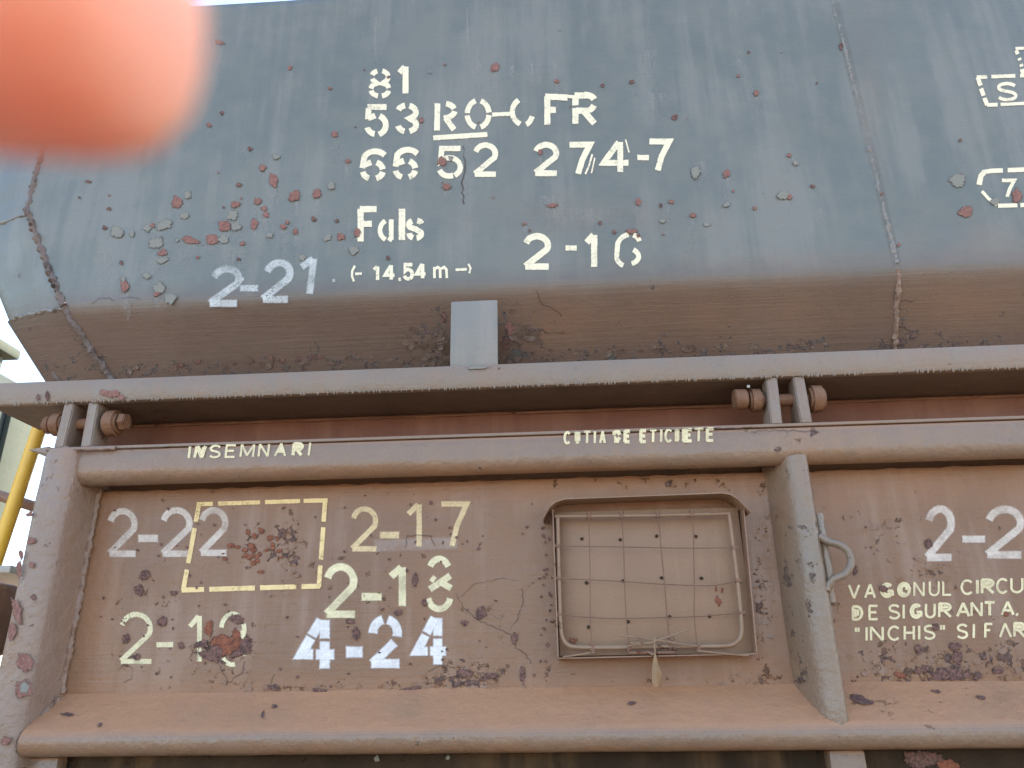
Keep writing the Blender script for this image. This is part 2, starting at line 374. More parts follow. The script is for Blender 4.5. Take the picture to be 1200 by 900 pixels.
# ------------------------------------------------------------------ stroke lettering
def stroke_geo(pts, w, vs, fs, uv, eps, surf, ov=1.55, closed=False):
    """pts in photo pixels on surf, w = stroke width in px"""
    P = [Vector((p[0], p[1])) for p in pts]
    Q = [P[0]]
    for a, b in zip(P[:-1], P[1:]):
        k = max(1, int((b-a).length/5))
        Q += [a.lerp(b, i/k) for i in range(1, k+1)]
    t0 = (Q[0]-Q[1]).normalized(); t1 = (Q[-1]-Q[-2]).normalized(); hw = w/2
    Q = [Q[0]+t0*hw*.6]+Q+[Q[-1]+t1*hw*.6]
    n = len(Q); b0 = len(vs)
    for i, q in enumerate(Q):
        a = (q-Q[i-1]).normalized() if i else (Q[1]-q).normalized()
        b = (Q[i+1]-q).normalized() if i < n-1 else a
        t = (a+b); t = t.normalized() if t.length > 1e-4 else a
        nn = Vector((-t.y, t.x)); c = max(.5, abs(nn.dot(Vector((-a.y, a.x)))))
        v = .6 if i in (0, n-1) else 0
        for u in (-ov, 0, ov):
            p = q+nn*(u*hw/c); vs.append(surf(p.x, p.y, eps)); uv.append((u, v))
    for i in range(n-1):
        for k in (0, 1): fs.append((b0+3*i+k, b0+3*i+k+1, b0+3*i+k+4, b0+3*i+k+3))
def A(cx, cy, rx, ry, a0, a1, n=9): return arc(cx, cy, rx, ry, a0, a1, n)
G = {}
G['1'] = [[(.05, .78), (.55, 1)], [(.62, 1), (.62, 0)]]
G['2'] = [A(.5, .70, .48, .30, 165, -25, 12)+[(.0, .02)], [(0, 0), (1, 0)]]
G['2s'] = [A(.5, .70, .46, .30, 178, 105), A(.5, .70, .46, .30, 75, -12), [(.82, .47), (.05, .02)], [(0, 0), (1, 0)]]
G['3s'] = [A(.5, .74, .48, .26, 160, 105), A(.46, .74, .50, .26, 70, -68)+A(.46, .25, .52, .25, 62, -70), A(.5, .28, .48, .28, 195, 252)]
G['4'] = [[(.62, 1), (.0, .30), (1, .30)], [(.68, 1), (.68, 0)]]
G['4s'] = [[(.62, 1), (.36, .70)], [(.30, .62), (.02, .28), (.36, .28)], [(.74, 1), (.74, .64)], [(.74, .54), (.74, 0)], [(.50, .28), (1, .28)]]
G['5s'] = [[(.04, 1), (1, 1)], [(.1, .96), (.06, .56)], [(.06, .58), (.42, .68)], A(.48, .33, .50, .36, 68, -72), A(.48, .32, .46, .32, 195, 258)]
G['5'] = [[(.95, 1), (.12, 1), (.06, .52)]+A(.46, .32, .50, .34, 125, -60, 10), A(.46, .32, .46, .32, -70, -160)]
G['6s'] = [A(.62, .62, .58, .38, 40, 150, 8)+[(.02, .40)], [(.06, .50), (.42, .60)], A(.5, .31, .48, .31, 65, 8), A(.5, .30, .48, .30, -12, -68), A(.5, .30, .48, .30, 192, 248)]
G['6'] = [A(.62, .60, .58, .40, 100, 165, 8)+A(.5, .31, .48, .31, 180, 245), A(.6, .72, .40, .28, 70, 15), A(.52, .31, .44, .24, 60, -70)]
G['7'] = [[(0, 1), (1, 1), (.62, .48), (.42, 0)]]
G['8s'] = [A(.5, .76, .44, .24, 160, 112), A(.5, .76, .44, .24, 72, 10), A(.5, .76, .44, .24, -8, -55)+[(.62, .50)]+A(.5, .26, .48, .28, 48, 14), A(.5, .76, .44, .24, 200, 232)+[(.38, .50)]+A(.5, .26, .48, .28, 132, 170), A(.5, .26, .48, .26, 192, 255), A(.5, .26, .48, .26, -75, -12)]
G['8b'] = [A(.5, .76, .42, .24, 155, 25), [(.18, .62), (.30, .58)], [(.95, .66), (.12, .40)], [(.55, .54), (1, .42)], A(.5, .27, .48, .27, 195, 345)]
G['9'] = [A(.5, .68, .46, .32, 170, 60), A(.5, .68, .46, .32, 20, -10), [(.0, .42), (.30, .42)], [(.40, .45), (.95, .66)], [(.92, .66), (.96, .18)], A(.5, .28, .46, .28, 215, 280)]
G['-'] = [[(0, .5), (1, .5)]]
G['.'] = [[(.2, .0), (.8, .0)]]
G[','] = [[(.7, .08), (.3, -.1)]]
G['R'] = [[(.05, 1), (.05, 0)], [(.05, 1), (.5, 1)]+A(.55, .74, .42, .26, 80, -80)+[(.05, .47)], [(.45, .46), (.98, 0)]]
G['Rs'] = [[(.08, 1), (.05, 0)], A(.42, .72, .52, .28, 78, 18), A(.42, .74, .54, .28, -10, -70)+[(.42, .44)], [(.5, .44), (.92, .02)]]
G['Rf'] = [[(.08, .98), (.08, .66)], [(.08, .54), (.08, 0)], [(.05, 1), (.5, 1)]+A(.5, .80, .46, .22, 85, 20), A(.5, .74, .46, .30, -20, -75)+[(.12, .46)], [(.46, .44), (.95, 0)]]
G['Os'] = [A(.5, .5, .5, .5, 105, 175), A(.5, .5, .5, .5, 187, 255), A(.5, .5, .5, .5, 75, 8), A(.5, .5, .5, .5, -6, -75)]
G['Cs'] = [A(.72, .52, .70, .52, 125, 242, 10), A(.55, .5, .46, .48, -70, -20)]
G['F'] = [[(.08, 1), (.08, 0)], [(.05, 1), (1, 1)], [(.1, .54), (.72, .54)]]
G['Fu'] = [[(.12, 1), (.12, 0)], [(.05, 1), (1, .97)], [(.15, .53), (.48, .53)]]
G['as'] = [A(.75, .5, .72, .5, 118, 242, 8), [(.85, 1), (.85, .05)], [(.7, .0), (.85, .15)]]
G['l'] = [[(.5, 1), (.5, 0)]]
G['I'] = [[(.5, 1), (.5, 0)]]
G['ss'] = [A(.55, .76, .45, .22, 75, 15), A(.45, .74, .42, .24, 120, 215)+[(.55, .50), (.85, .36)]+A(.55, .24, .40, .24, 20, -80), A(.5, .26, .45, .26, 180, 245)]
G['S'] = [A(.5, .76, .46, .24, 25, 225, 10)+A(.5, .25, .48, .25, 50, -155, 10)]
G['m'] = [[(.05, 1), (.05, 0)], [(.1, .85), (.3, 1), (.45, .85), (.48, 0)], [(.55, .85), (.75, 1), (.92, .8), (.95, 0)]]
G['N'] = [[(.02, 0), (.02, 1)], [(.04, 1), (.96, 0)], [(.98, 0), (.98, 1)]]
G['E'] = [[(.05, 1), (.05, 0)], [(.0, 1), (1, 1)], [(.1, .52), (.85, .52)], [(0, 0), (1, 0)]]
G['M'] = [[(.02, 0), (.02, 1)], [(.04, 1), (.5, .1)], [(.5, .1), (.96, 1)], [(.98, 1), (.98, 0)]]
G['A'] = [[(0, 0), (.5, 1)], [(.5, 1), (1, 0)], [(.2, .33), (.8, .33)]]
G['Af'] = G['A']+[[(.3, .45), (.7, .45)], [(.38, .58), (.62, .58)], [(.45, .72), (.55, .72)]]
G['An'] = [[(0, 0), (.45, 1)], [(.45, 1), (1, 0)]]
G['C'] = [A(.55, .5, .53, .5, 45, 315, 14)]
G['U'] = [[(.03, 1), (.03, .35)]+A(.5, .32, .47, .32, 180, 360)+[(.97, 1)]]
G['Uf'] = [[(.2, 1), (.2, .2)], [(.5, 1), (.5, .1)], [(.8, 1), (.8, .2)], [(.25, .05), (.75, .05)]]
G['T'] = [[(0, 1), (1, 1)], [(.5, 1), (.5, 0)]]
G['D'] = [[(.05, 1), (.05, 0)], [(.05, 1), (.4, 1)]+A(.4, .5, .57, .5, 80, -80)+[(.05, 0)]]
G['Df'] = G['D']+[[(.3, .8), (.3, .2)], [(.55, .75), (.55, .3)]]
G['Db'] = [[(.05, 1), (.05, .7)], [(.15, .95), (.75, .95), (.95, .7)], [(.05, .42), (.3, .42)], [(.1, .1), (.6, .08), (.95, .42)], [(.2, .25), (.8, .25)]]
G['O'] = [A(.5, .5, .5, .5, 0, 360, 18)]
G['Of'] = [A(.5, .5, .5, .5, 0, 360, 18), A(.5, .5, .28, .36, 0, 300, 14)]
G['G'] = [A(.5, .5, .5, .5, 45, 340, 14), [(.55, .45), (1, .45)], [(.98, .45), (.98, .1)]]
G['Gf'] = G['G']+[A(.5, .5, .3, .35, 60, 330, 12)]
G['L'] = [[(.05, 1), (.05, 0), (1, 0)]]
G['V'] = [[(0, 1), (.5, 0)], [(.5, 0), (1, 1)]]
G['H'] = [[(.05, 1), (.05, 0)], [(.95, 1), (.95, 0)], [(.05, .5), (.95, .5)]]
G['Hf'] = [[(.15, 1), (.15, 0)], [(.45, .55), (.45, 0)], [(.75, .7), (.75, 0)], [(.95, 1), (.95, .1)]]
G['Ef'] = G['E']+[[(.25, .9), (.25, .1)], [(.4, .9), (.4, .1)]]
G['Rx'] = G['R']+[[(.25, .9), (.25, .5)], [(.45, .85), (.7, .7)], [(.3, .7), (.8, .75)]]
G['Nf'] = [[(.02, 0), (.12, 1)], [(.12, 1), (.7, 0)], [(.25, 1), (.8, .1)], [(.75, 0), (.98, 1)], [(.6, .3), (.85, .9)]]
G['"'] = [[(.2, 1), (.2, .68)], [(.8, 1), (.8, .68)]]
def lettering(chars, w, mat, surf, parent, label, skew=0., eps=.0012, extra=()):
    """chars: (glyph, x0, x1, ytop, ybase) in photo pixels measured on the surface; extra: raw pixel strokes"""
    tone = ' '.join(label.split()[:2]); k = 0
    KIND = {'8s': '8', '5s': '5', '3s': '3', '6s': '6', '4s': '4', '2s': '2', '8b': '8', 'Rs': 'R', 'Os': 'O', 'Cs': 'C', 'Fu': 'F', 'Rf': 'R', 'as': 'a', 'ss': 's', 'Nf': 'N', 'Af': 'A', 'Rx': 'R', 'Uf': 'U', 'Db': 'D', 'Hf': 'H', 'Ef': 'E', 'Df': 'D', 'Of': 'O', 'Gf': 'G', 'An': 'A'}
    for ch in chars:
        vs, fs, uv = [], [], []
        g, x0, x1, yt, yb = ch[:5]; ww = ch[5] if len(ch) > 5 else w
        h = ww/2
        for st in G[g]:
            pts = []
            for (gx, gy) in st:
                X = x0+h+(x1-x0-2*h)*gx if x1-x0 > 2*h else (x0+x1)/2+(gx-.5)*.5
                Y = yb-h-(yb-yt-2*h)*gy if yb-yt > 2*h else (yb+yt)/2
                if g in ('1', 'I', 'l', '-', ','): X = x0+(x1-x0)*gx
                pts.append((X+skew*(yb-Y), Y))
            stroke_geo(pts, ww, vs, fs, uv, eps+(k % 12)*.00006, surf); k += 1
        c = KIND.get(g, g); kind = 'painted_digit' if c.isdigit() else 'painted_letter' if c.isalpha() else 'painted_mark'
        link(kind, mesh(kind, vs, fs, uv), mat, parent, f'{tone} {kind.split("_")[1]} {c}' if c.isalnum() else f'{tone} punctuation mark', smooth=False)
    for st in extra:
        vs, fs, uv = [], [], []
        stroke_geo(st[1], st[0], vs, fs, uv, eps+(k % 12)*.00006, surf); k += 1
        link('painted_line', mesh('painted_line', vs, fs, uv), mat, parent, f'{tone} painted line', smooth=False)

def blob_geo(px, py, rx, ry, ty, surf, vs, fs, uv, eps):
    b = len(vs); n = 18; s = random.random()*50; rot = random.uniform(-.3, .3)
    vs.append(surf(px, py, eps)); uv.append((0, ty))
    rings = (.4, .7, .95, 1.2, 1.55)
    for e in rings:
        for k in range(n):
            th = 2*math.pi*k/n
            rr = 1+.45*noise.noise(Vector((math.cos(th)*1.3+s, math.sin(th)*1.3, s)))
            X, Y = rx*1.15*e*rr*math.cos(th), ry*1.15*e*rr*math.sin(th)
            vs.append(surf(px+X*math.cos(rot)-Y*math.sin(rot), py+X*math.sin(rot)+Y*math.cos(rot), eps)); uv.append((e, ty))
    for k in range(n): fs.append((b, b+1+k, b+1+(k+1) % n))
    for j in range(len(rings)-1):
        for k in range(n):
            k2 = (k+1) % n; fs.append((b+1+j*n+k, b+1+(j+1)*n+k, b+1+(j+1)*n+k2, b+1+j*n+k2))
TYP = {'g': .05, 'r': .55, 'd': 1.}
def chips(lst, surf, parent, eps=.0026, mat='chips', k=1.):
    vs, fs, uv = [], [], []
    for i, (x, y, rx, ry, t) in enumerate(lst): blob_geo(x, y, rx*k, ry*k, TYP[t], surf, vs, fs, uv, eps+(i % 40)*.00004)
    return link('paint_chips', mesh('paint_chips', vs, fs, uv), M[mat], parent, kind='stuff', smooth=False)
def streaks(lst, surf, parent, eps=.0008):
    vs, fs, uv = [], [], []
    for i, (x, y, w_, l) in enumerate(lst):
        b = len(vs); e = eps+(i % 9)*.00003
        for j in range(4):
            v = j/3; yy = y+l*v; lean = -(600-x)*.00028*l*v*-1
            for u in (-1, 0, 1): vs.append(surf(x+u*w_*1.5+lean, yy, e)); uv.append((u, v))
        for j in range(3):
            for k in (0, 1): fs.append((b+3*j+k, b+3*j+k+1, b+3*j+k+4, b+3*j+k+3))
    return link('wash_streaks', mesh('wash_streaks', vs, fs, uv), M['streak'], parent, kind='stuff', smooth=False)
def wiggle(x, y, ang, ln, n=6):
    pts = [(x, y)]; a = ang
    for i in range(n):
        a += random.uniform(-.7, .7); x += math.cos(a)*ln/n; y += math.sin(a)*ln/n; pts.append((x, y))
    return pts
def jag(pts):
    out = []
    for a, b in zip(pts[:-1], pts[1:]):
        k = max(2, int(math.hypot(b[0]-a[0], b[1]-a[1])/4))
        for i in range(k):
            t = i/k; j = 1.3 if i else .3; out.append((a[0]+(b[0]-a[0])*t+random.uniform(-j, j), a[1]+(b[1]-a[1])*t+random.uniform(-j, j)))
    return out+[pts[-1]]
def cracks(lst, surf, parent, eps=.0018):
    vs, fs, uv = [], [], []
    for i, (w_, pts) in enumerate(lst): stroke_geo(jag(pts), w_*.62, vs, fs, uv, eps+(i % 30)*.00003, surf)
    link('paint_cracks', mesh('paint_cracks', vs, fs, uv), M['crackline'], parent, kind='stuff', smooth=False)
def pix(p):
    d = Vector(p)-CP; z = d.dot(F); return (600+900*d.dot(R)/z, 450-900*d.dot(U)/z) if z > .05 else (-9999, -9999)
def set_wear(o, spots, base=0., extra=None, name='wear'):
    """float attribute: how worn the paint is round the given spots (x, y, sx, sy, amount in photo pixels)"""
    at = o.data.attributes.new(name, 'FLOAT', 'POINT'); off = origin(o.parent)
    for i, v in enumerate(o.data.vertices):
        x, y = pix(v.co+off); t = base
        for (cx, cy, sx, sy, a_) in spots: t += a_*math.exp(-((x-cx)/sx)**2-((y-cy)/sy)**2)
        if extra: t += extra(x, y, v.co+off)
        at.data[i].value = t
def flakes(lst, surf, parent, mat, eps=.001):
    """curled flakes of old paint: thin irregular plates, one edge lifted off the steel"""
    vs, fs = [], []
    for (px, py, r) in lst:
        b = len(vs); n = 9; th0 = random.uniform(0, 6.28); s = random.random()*40
        lift = random.uniform(.0015, .0045)*max(.6, r/8); dx, dy = math.cos(th0), math.sin(th0)
        vs.append(surf(px, py, eps+lift*.35))
        for e in (.55, 1.):
            for k in range(n):
                th = 2*math.pi*k/n; rr = r*e*(1+.55*noise.noise(Vector((math.cos(th)*1.7+s, math.sin(th)*1.7, s))))
                X, Y = rr*math.cos(th), rr*.75*math.sin(th)
                q = (X*dx+Y*dy)/r
                vs.append(surf(px+X, py+Y, eps*.3+lift*max(0, .3+q)**2))
        for k in range(n): fs.append((b, b+1+k, b+1+(k+1) % n))
        for k in range(n):
            k2 = (k+1) % n; fs.append((b+1+k, b+1+n+k, b+1+n+k2, b+1+k2))
    return link('paint_flakes', mesh('paint_flakes', vs, fs), mat, parent, kind='stuff', smooth=True)

# ================================================================== setting: ground
def gravel():
    n = N('dusty brown ballast'); P = n.coord()
    v = n.node('ShaderNodeTexVoronoi', None, Vector=P, Scale=14.)
    c = n.mix(n.noise(P, .6, 5), (.19, .135, .095), (.15, .115, .085))
    c = n.mix(n.ramp(v.outputs[0], .0, .7), c, (.23, .17, .12))
    n.bsdf(Base_Color=c, Roughness=.95, Normal=n.nrm(n.bump(v.outputs[0], .03, 1))); return n.m
def grid_xy(x0, x1, y0, y1, nx, ny, z):
    vs = [(x0+(x1-x0)*i/nx, y0+(y1-y0)*j/ny, z) for i in range(nx+1) for j in range(ny+1)]
    fs = [(i*(ny+1)+j, (i+1)*(ny+1)+j, (i+1)*(ny+1)+j+1, i*(ny+1)+j+1) for i in range(nx) for j in range(ny)]
    return mesh('ground', vs, fs)
g = link('ground', grid_xy(-900, 900, -900, 900, 20, 20, 0), gravel(), None, kind='structure', smooth=False)

# ================================================================== the wagon
XR = 4.6
W = thing('freight_wagon', 'weathered blue grey and brown hopper wagon side covered in cream stencilled numbers', 'freight wagon', (1.5, 3.4, 0))
# --- hopper side sheet: flat above, folded inward below; two sheets joined by a weld at x = 0.99
def seam_x(z):   # left edge of the side sheet
    if z >= 3.058: return -1.69
    if z >= 2.69: return -1.69+(3.058-z)/(3.058-2.69)*(1.69-1.487)
    return -1.487
def right_weld(z): return .995-.017*(z-2.69)/1.0
def sheet(name, xa, xb, z0, z1, mat, label=None):
    nz = int((z1-z0)/.03); nx = 60; vs = []; fs = []
    for j in range(nz+1):
        z = z0+(z1-z0)*j/nz; a, b = xa(z), xb(z)
        for i in range(nx+1):
            x = a+(b-a)*i/nx; vs.append((x, 2.0+warp_up(x, z), z))
    for j in range(nz):
        for i in range(nx):
            k = j*(nx+1)+i; fs.append((k, k+1, k+nx+2, k+nx+1))
    # turn the top edge back to give the sheet its thickness
    b0 = len(vs); top = nz*(nx+1)
    for i in range(nx+1): p = vs[top+i]; vs.append((p[0], p[1]+.008, p[2]))
    for i in range(nx): fs.append((top+i, top+i+1, b0+i+1, b0+i))
    return link(name, mesh(name, vs, fs), mat, W, label)
side = sheet('side_panel', seam_x, right_weld, 2.715, 3.90, M['upper'], 'blue grey upper sheet with cream wagon number and rust spots')
side2 = sheet('side_panel', right_weld, lambda z: XR, 2.715, 3.90, M['upper'], 'blue grey upper sheet right of the vertical weld')
def folded(name, xa_top, xa_bot, xb, mat, label):
    prof = [(2.0, 2.715), (2.0008, 2.706), (2.0035, 2.694), (2.008, 2.682), (2.0142, 2.6705), (2.0225, 2.6570)]
    y0, z0 = 2.0225, 2.6570
    dy, dz = .1475, -.2205
    for t in (.1, .25, .4, .55, .7, .85, 1.): prof.append((y0+dy*t, z0+dz*t))
    nx = 200; vs = []; fs = []; n = len(prof)
    for (y, z) in prof:
        f = max(0, (2.70-z)/(2.70-2.437)); a = xa_top+(xa_bot-xa_top)*f
        for i in range(nx+1):
            x = a+(xb-a)*i/nx; d = noise.noise(Vector((x*3, z*5, 2)))*.0007*min(1, f*4); vs.append((x, y+d, z+d))
    for j in range(n-1):
        for i in range(nx):
            k = j*(nx+1)+i; fs.append((k, k+nx+1, k+nx+2, k+1))
    return link(name, mesh(name, vs, fs), mat, W, label)
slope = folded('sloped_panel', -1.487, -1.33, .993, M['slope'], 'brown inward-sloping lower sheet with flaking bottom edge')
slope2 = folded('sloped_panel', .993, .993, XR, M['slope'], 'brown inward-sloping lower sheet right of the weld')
SLOPE_N = Vector((0, -.2205, -.1475)).normalized()
SS = Surf(lambda px, py: on_plane(px, py, (0, 2.0225, 2.657), SLOPE_N), SLOPE_N)
# --- end plate left of the seam
def end_plate():
    # strip between the seam and a rounded outer edge, returned backwards as the hopper's end wall
    rows = []
    for z in [3.90, 3.7, 3.5, 3.3, 3.15, 3.06, 2.95, 2.85, 2.78, 2.72, 2.70]:
        rows.append((seam_x(z)+.02, z, 2.012, 0))
    vs, fs = [], []
    def outer(z): return -1.955 if z > 3.06 else -1.955+(3.06-z)*.60
    for (xi, z, y, _) in rows:
        xo = outer(z); dy = warp_up(xi, z)
        row = [(xi, y+dy), (xi-.08, y+.02), (xo+.05, y+.068), (xo+.022, y+.078), (xo+.007, y+.092), (xo, y+.115), (xo+.03, y+.3), (xo+.25, y+1.2), (xo+.3, y+2.7)]
        for (x, yy) in row: vs.append((x, yy, z))
    n = 9
    for j in range(len(rows)-1):
        for i in range(n-1): k = j*n+i; fs.append((k, k+1, k+n+1, k+n))
    return link('end_plate', mesh('end_plate', vs, fs), M['upper'], W, 'pale blue grey end plate beyond the weld')
endp = end_plate()
def end_slope():
    vs, fs = [], []; n = 9; steps = 8
    for j in range(steps+1):
        f = j/steps; z = 2.70-.263*f; y = 2.012+.165*f*.95; xi = -1.487+.157*f+.02; xo = -1.739+.60*(2.70-z)
        for (x, yy) in [(xi, y), (xi-.06, y+.012), (xo+.05, y+.055-.02*f), (xo+.024, y+.062-.02*f), (xo+.008, y+.075-.02*f), (xo, y+.10-.02*f), (xo+.03, y+.28), (xo+.25, y+1.1), (xo+.3, y+2.5)]: vs.append((x, yy, z))
    for j in range(steps):
        for i in range(n-1): k = j*n+i; fs.append((k, k+1, k+n+1, k+n))
    return link('end_slope', mesh('end_slope', vs, fs), M['slope'], W, 'small brown corner plate at the lower left')
ends = end_slope()
# weld beads
def bead(pts, r, mat, parent, step=.008, jit=.9, wander=.002):
    P = [p+Vector((noise.noise(p*31)*wander, 0, noise.noise(p*27+Vector((5, 0, 0)))*wander)) for p in lerp_pts(pts, step)]
    rr = [r*(1+.55*noise.noise(p*70)) for p in P]
    return tube('weld_bead', mat, parent, P, rr, 8, jit)
def upp(x, z, d=0.): return Vector((x, 2.0+warp_up(x, z)+d, z))
bead([upp(seam_x(z), z, .002) for z in (3.9, 3.6, 3.3, 3.06)], .0085, M['weld_dark'], side)
bead([upp(seam_x(z), z, .001) for z in (3.06, 2.95, 2.85, 2.75, 2.70)], .010, M['weld_dark'], side)
bead([Vector((-1.487, 2.003, 2.70)), Vector((-1.472, 2.02, 2.66)), Vector((-1.33, 2.168, 2.437))], .010, M['weld_dark'], slope)
bead([Vector((right_weld(z), 2.0+warp_up(right_weld(z), z)+.0052, z)) for z in (3.9, 3.5, 3.1, 2.72)], .0068, M['weld'], side2, jit=1.)
bead([Vector((.995, 2.004, 2.70)), Vector((.993, 2.02, 2.66)), Vector((.993, 2.167, 2.437))], .0065, M['weld_brown'], slope2, jit=1.2)
bead([Vector((-1.69, 2.016, 3.055)), Vector((-1.78, 2.045, 3.052)), Vector((-1.92, 2.085, 3.045))], .005, M['weld'], endp)
bead([Vector((-1.49, 2.016, 2.702)), Vector((-1.56, 2.035, 2.706)), Vector((-1.70, 2.075, 2.704))], .008, M['weld'], endp)
bead([Vector((-1.665, 2.082, 2.695)), Vector((-1.60, 2.145, 2.57)), Vector((-1.51, 2.19, 2.44))], .009, M['weld_dark'], ends)
# hopper behind the sheets (closes the wagon, throws its shadow)
bm = bmesh.new()
add_box(bm, -1.2, XR-.02, 4.86, 4.92, 2.3, 3.9, .01); add_box(bm, -1.44, XR-.02, 2.30, 4.80, 1.0, 2.42, .01)
add_box(bm, XR-.05, XR, 2.02, 4.9, 2.42, 3.88, .005)
link('hopper_body', bm_mesh('hopper_body', bm), M['body'], W)
# --- side beam: top flange and front lip
beam_prof = [(2.10, 2.409), (1.95, 2.412), (1.912, 2.413), (1.904, 2.411), (1.9, 2.405), (1.899, 2.38), (1.9, 2.352), (1.903, 2.346), (1.909, 2.344), (1.916, 2.3442)]
beam = sweep_x('side_beam', M['beam'], W, beam_prof, -1.57, XR, .02, .0022, 14, 'long grey steel beam between the hopper and the door', caps=True)
sweep_x('beam_flange', M['flange'], W, [(1.9165, 2.3435), (1.96, 2.3432), (2.03, 2.3435), (2.12, 2.344)], -1.568, XR, .04, .001, 9, 'underside of the beam, darkened with painted shade and grime')
# run of dirt drops hanging on the beam's lower lip
vs, fs = [], []
for i in range(330):
    x = random.uniform(-1.5, 2.4); r = random.uniform(.0015, .004)
    tube_geo([(x, 1.902, 2.350), (x+.0003, 1.902, 2.345), (x, 1.902, 2.343-r)], [r, r*.9, r*.3], 6, 0, vs, fs)
link('dirt_drips', mesh('dirt_drips', vs, fs), M['beam'], beam, kind='stuff')
box('sill_plate', M['red'], W, -1.45, XR-.01, 2.09, 2.12, 2.08, 2.342, .003, 'red oxide strip behind the hinges')
tube('seal_strip', M['rusty'], W, lerp_pts([(-1.44, 2.088, 2.334), (XR-.02, 2.088, 2.334)], .03), [.004+.0025*noise.noise(Vector((i*.9, 0, 0))) for i in range(len(lerp_pts([(-1.44, 2.088, 2.334), (XR-.02, 2.088, 2.334)], .03)))], 6, .8, 'thin rusty ridge under the beam')
# --- bracket standing on the beam
bm = bmesh.new(); add_box(bm, -.290, -.157, 1.94, 1.952, 2.413, 2.627, .003); add_box(bm, -.228, -.220, 1.953, 2.12, 2.414, 2.60, .002)
link('bracket', bm_mesh('bracket', bm), M['stub'], W, 'pale grey upright bracket plate standing on the beam')
bead([Vector((-.286, 1.938, 2.416)), Vector((-.16, 1.938, 2.416))], .006, M['weld'], beam, jit=1.5, wander=.004)

# --- door
XA = -1.265
def door_sheet(name, x0, x1, label):
    nx, nz = int((x1-x0)/.02), 28; vs = []; fs = []
    for j in range(nz+1):
        z = 1.57+(2.115-1.57)*j/nz
        for i in range(nx+1):
            x = x0+(x1-x0)*i/nx; vs.append((x, 2.0+warp_door(x, z), z+(noise.noise(Vector((x*25, 0, 4)))*.004 if j == nz else 0)))
    for j in range(nz):
        for i in range(nx): k = j*(nx+1)+i; fs.append((k, k+1, k+nx+2, k+nx+1))
    return link(name, mesh(name, vs, fs), M['door'], W, label)
dp = door_sheet('door_panel', -1.30, .60, 'brown door panel with the label holder and dashed frame')
dp2 = door_sheet('door_panel', .60, 2.50, 'brown door panel right of the rib with lines of wording')
dp3 = door_sheet('door_panel', 2.50, XR, None)
def arc_yz(cy, cz, r, a0, a1, n=7): return [(cy+r*math.cos(rad(a0+(a1-a0)*i/n)), cz+r*math.sin(rad(a0+(a1-a0)*i/n))) for i in range(n+1)]
tp = [(2.03, 2.206), (1.91, 2.206)]+[(1.9025, 2.204), (1.9, 2.197), (1.9, 2.18), (1.9, 2.155)]+arc_yz(1.935, 2.15, .035, 180, 275, 8)+[(1.944, 2.117), (1.9455, 2.121), (1.946, 2.145), (1.947, 2.175), (2.06, 2.180), (2.062, 2.05)]
rail = sweep_x('top_rail', M['frame'], W, tp, -1.30, XR, .02, .002, 13, 'rounded upper rail of the door with two stencilled words')
def ledge():
    bm = bmesh.new(); add_box(bm, -1.37, XR, 1.8988, 2.03, 2.2075, 2.2155, .0015)
    me = bm_mesh('top_ledge', bm); return link('top_ledge', me, M['frame'], W)
ledge()
# pointed nose of the ledge at its left end
nose = mesh('ledge_nose', [(-1.425, 1.90, 2.212), (-1.36, 1.888, 2.2155), (-1.36, 1.888, 2.196), (-1.36, 2.02, 2.2155), (-1.36, 2.02, 2.196), (-1.42, 2.0, 2.212)], [(0, 1, 2), (0, 5, 3, 1), (0, 2, 4, 5), (5, 4, 3), (1, 3, 4, 2)])
link('ledge_nose', nose, M['frame'], W, smooth=False)
bp = [(2.012, 1.612), (2.0, 1.598), (1.97, 1.576), (1.94, 1.554), (1.91, 1.5325), (1.8995, 1.5247)]+arc_yz(1.914, 1.4945, .033, 126, 268, 12)+[(1.94, 1.4612), (2.02, 1.461)]
def mitre(e, y): return max(0, (2.0-y))*-.02
brail = sweep_x('bottom_rail', M['frame'], W, bp, -1.275, XR, .02, .0022, 11, 'rounded lower rail of the door with a dusty sloping top', caps=False)
pp = [(-1.366, 2.03), (-1.367, 1.90)]+[(-1.364, 1.888), (-1.356, 1.8815), (-1.34, 1.879), (-1.31, 1.8785), (-1.292, 1.880), (-1.282, 1.8855), (-1.276, 1.896), (-1.271, 1.93), (-1.264, 1.985), (-1.255, 2.02)]
post = sweep_z('end_post', M['post'], W, pp, 1.44, 2.206, .015, .0035, 12, 'mauve grey left post of the door with flaking rust spots')
bead([Vector((-1.262, 1.992, 2.12)), Vector((-1.262, 1.992, 1.85)), Vector((-1.262, 1.992, 1.60))], .0075, M['weld_brown'], post, wander=.003)
bead([Vector((-1.262, 1.985, 1.59)), Vector((-1.268, 1.93, 1.54)), Vector((-1.274, 1.895, 1.505))], .006, M['weld_brown'], post)
bead([Vector((-1.36, 1.886, 2.204)), Vector((-1.28, 1.886, 2.204)), Vector((-1.18, 1.897, 2.205))], .005, M['post'], post, jit=1.5, wander=.004)
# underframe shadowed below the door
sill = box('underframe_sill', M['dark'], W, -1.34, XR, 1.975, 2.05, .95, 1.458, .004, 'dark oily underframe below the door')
box('door_stop', M['frame'], W, .575, .655, 1.93, 1.974, 1.2, 1.4605, .008)
box('door_stop', M['frame'], W, -1.28, -1.20, 1.93, 1.974, 1.2, 1.4605, .008)
chips([(1085, 889, 26, 10, 'd'), (1110, 896, 14, 6, 'r'), (442, 889, 4, 4, 'g'), (525, 888, 3, 3, 'g')], Surf(lambda px, py: on(px, py, 1.975), (0, -1, 0)), sill, .003, 'chips_door')
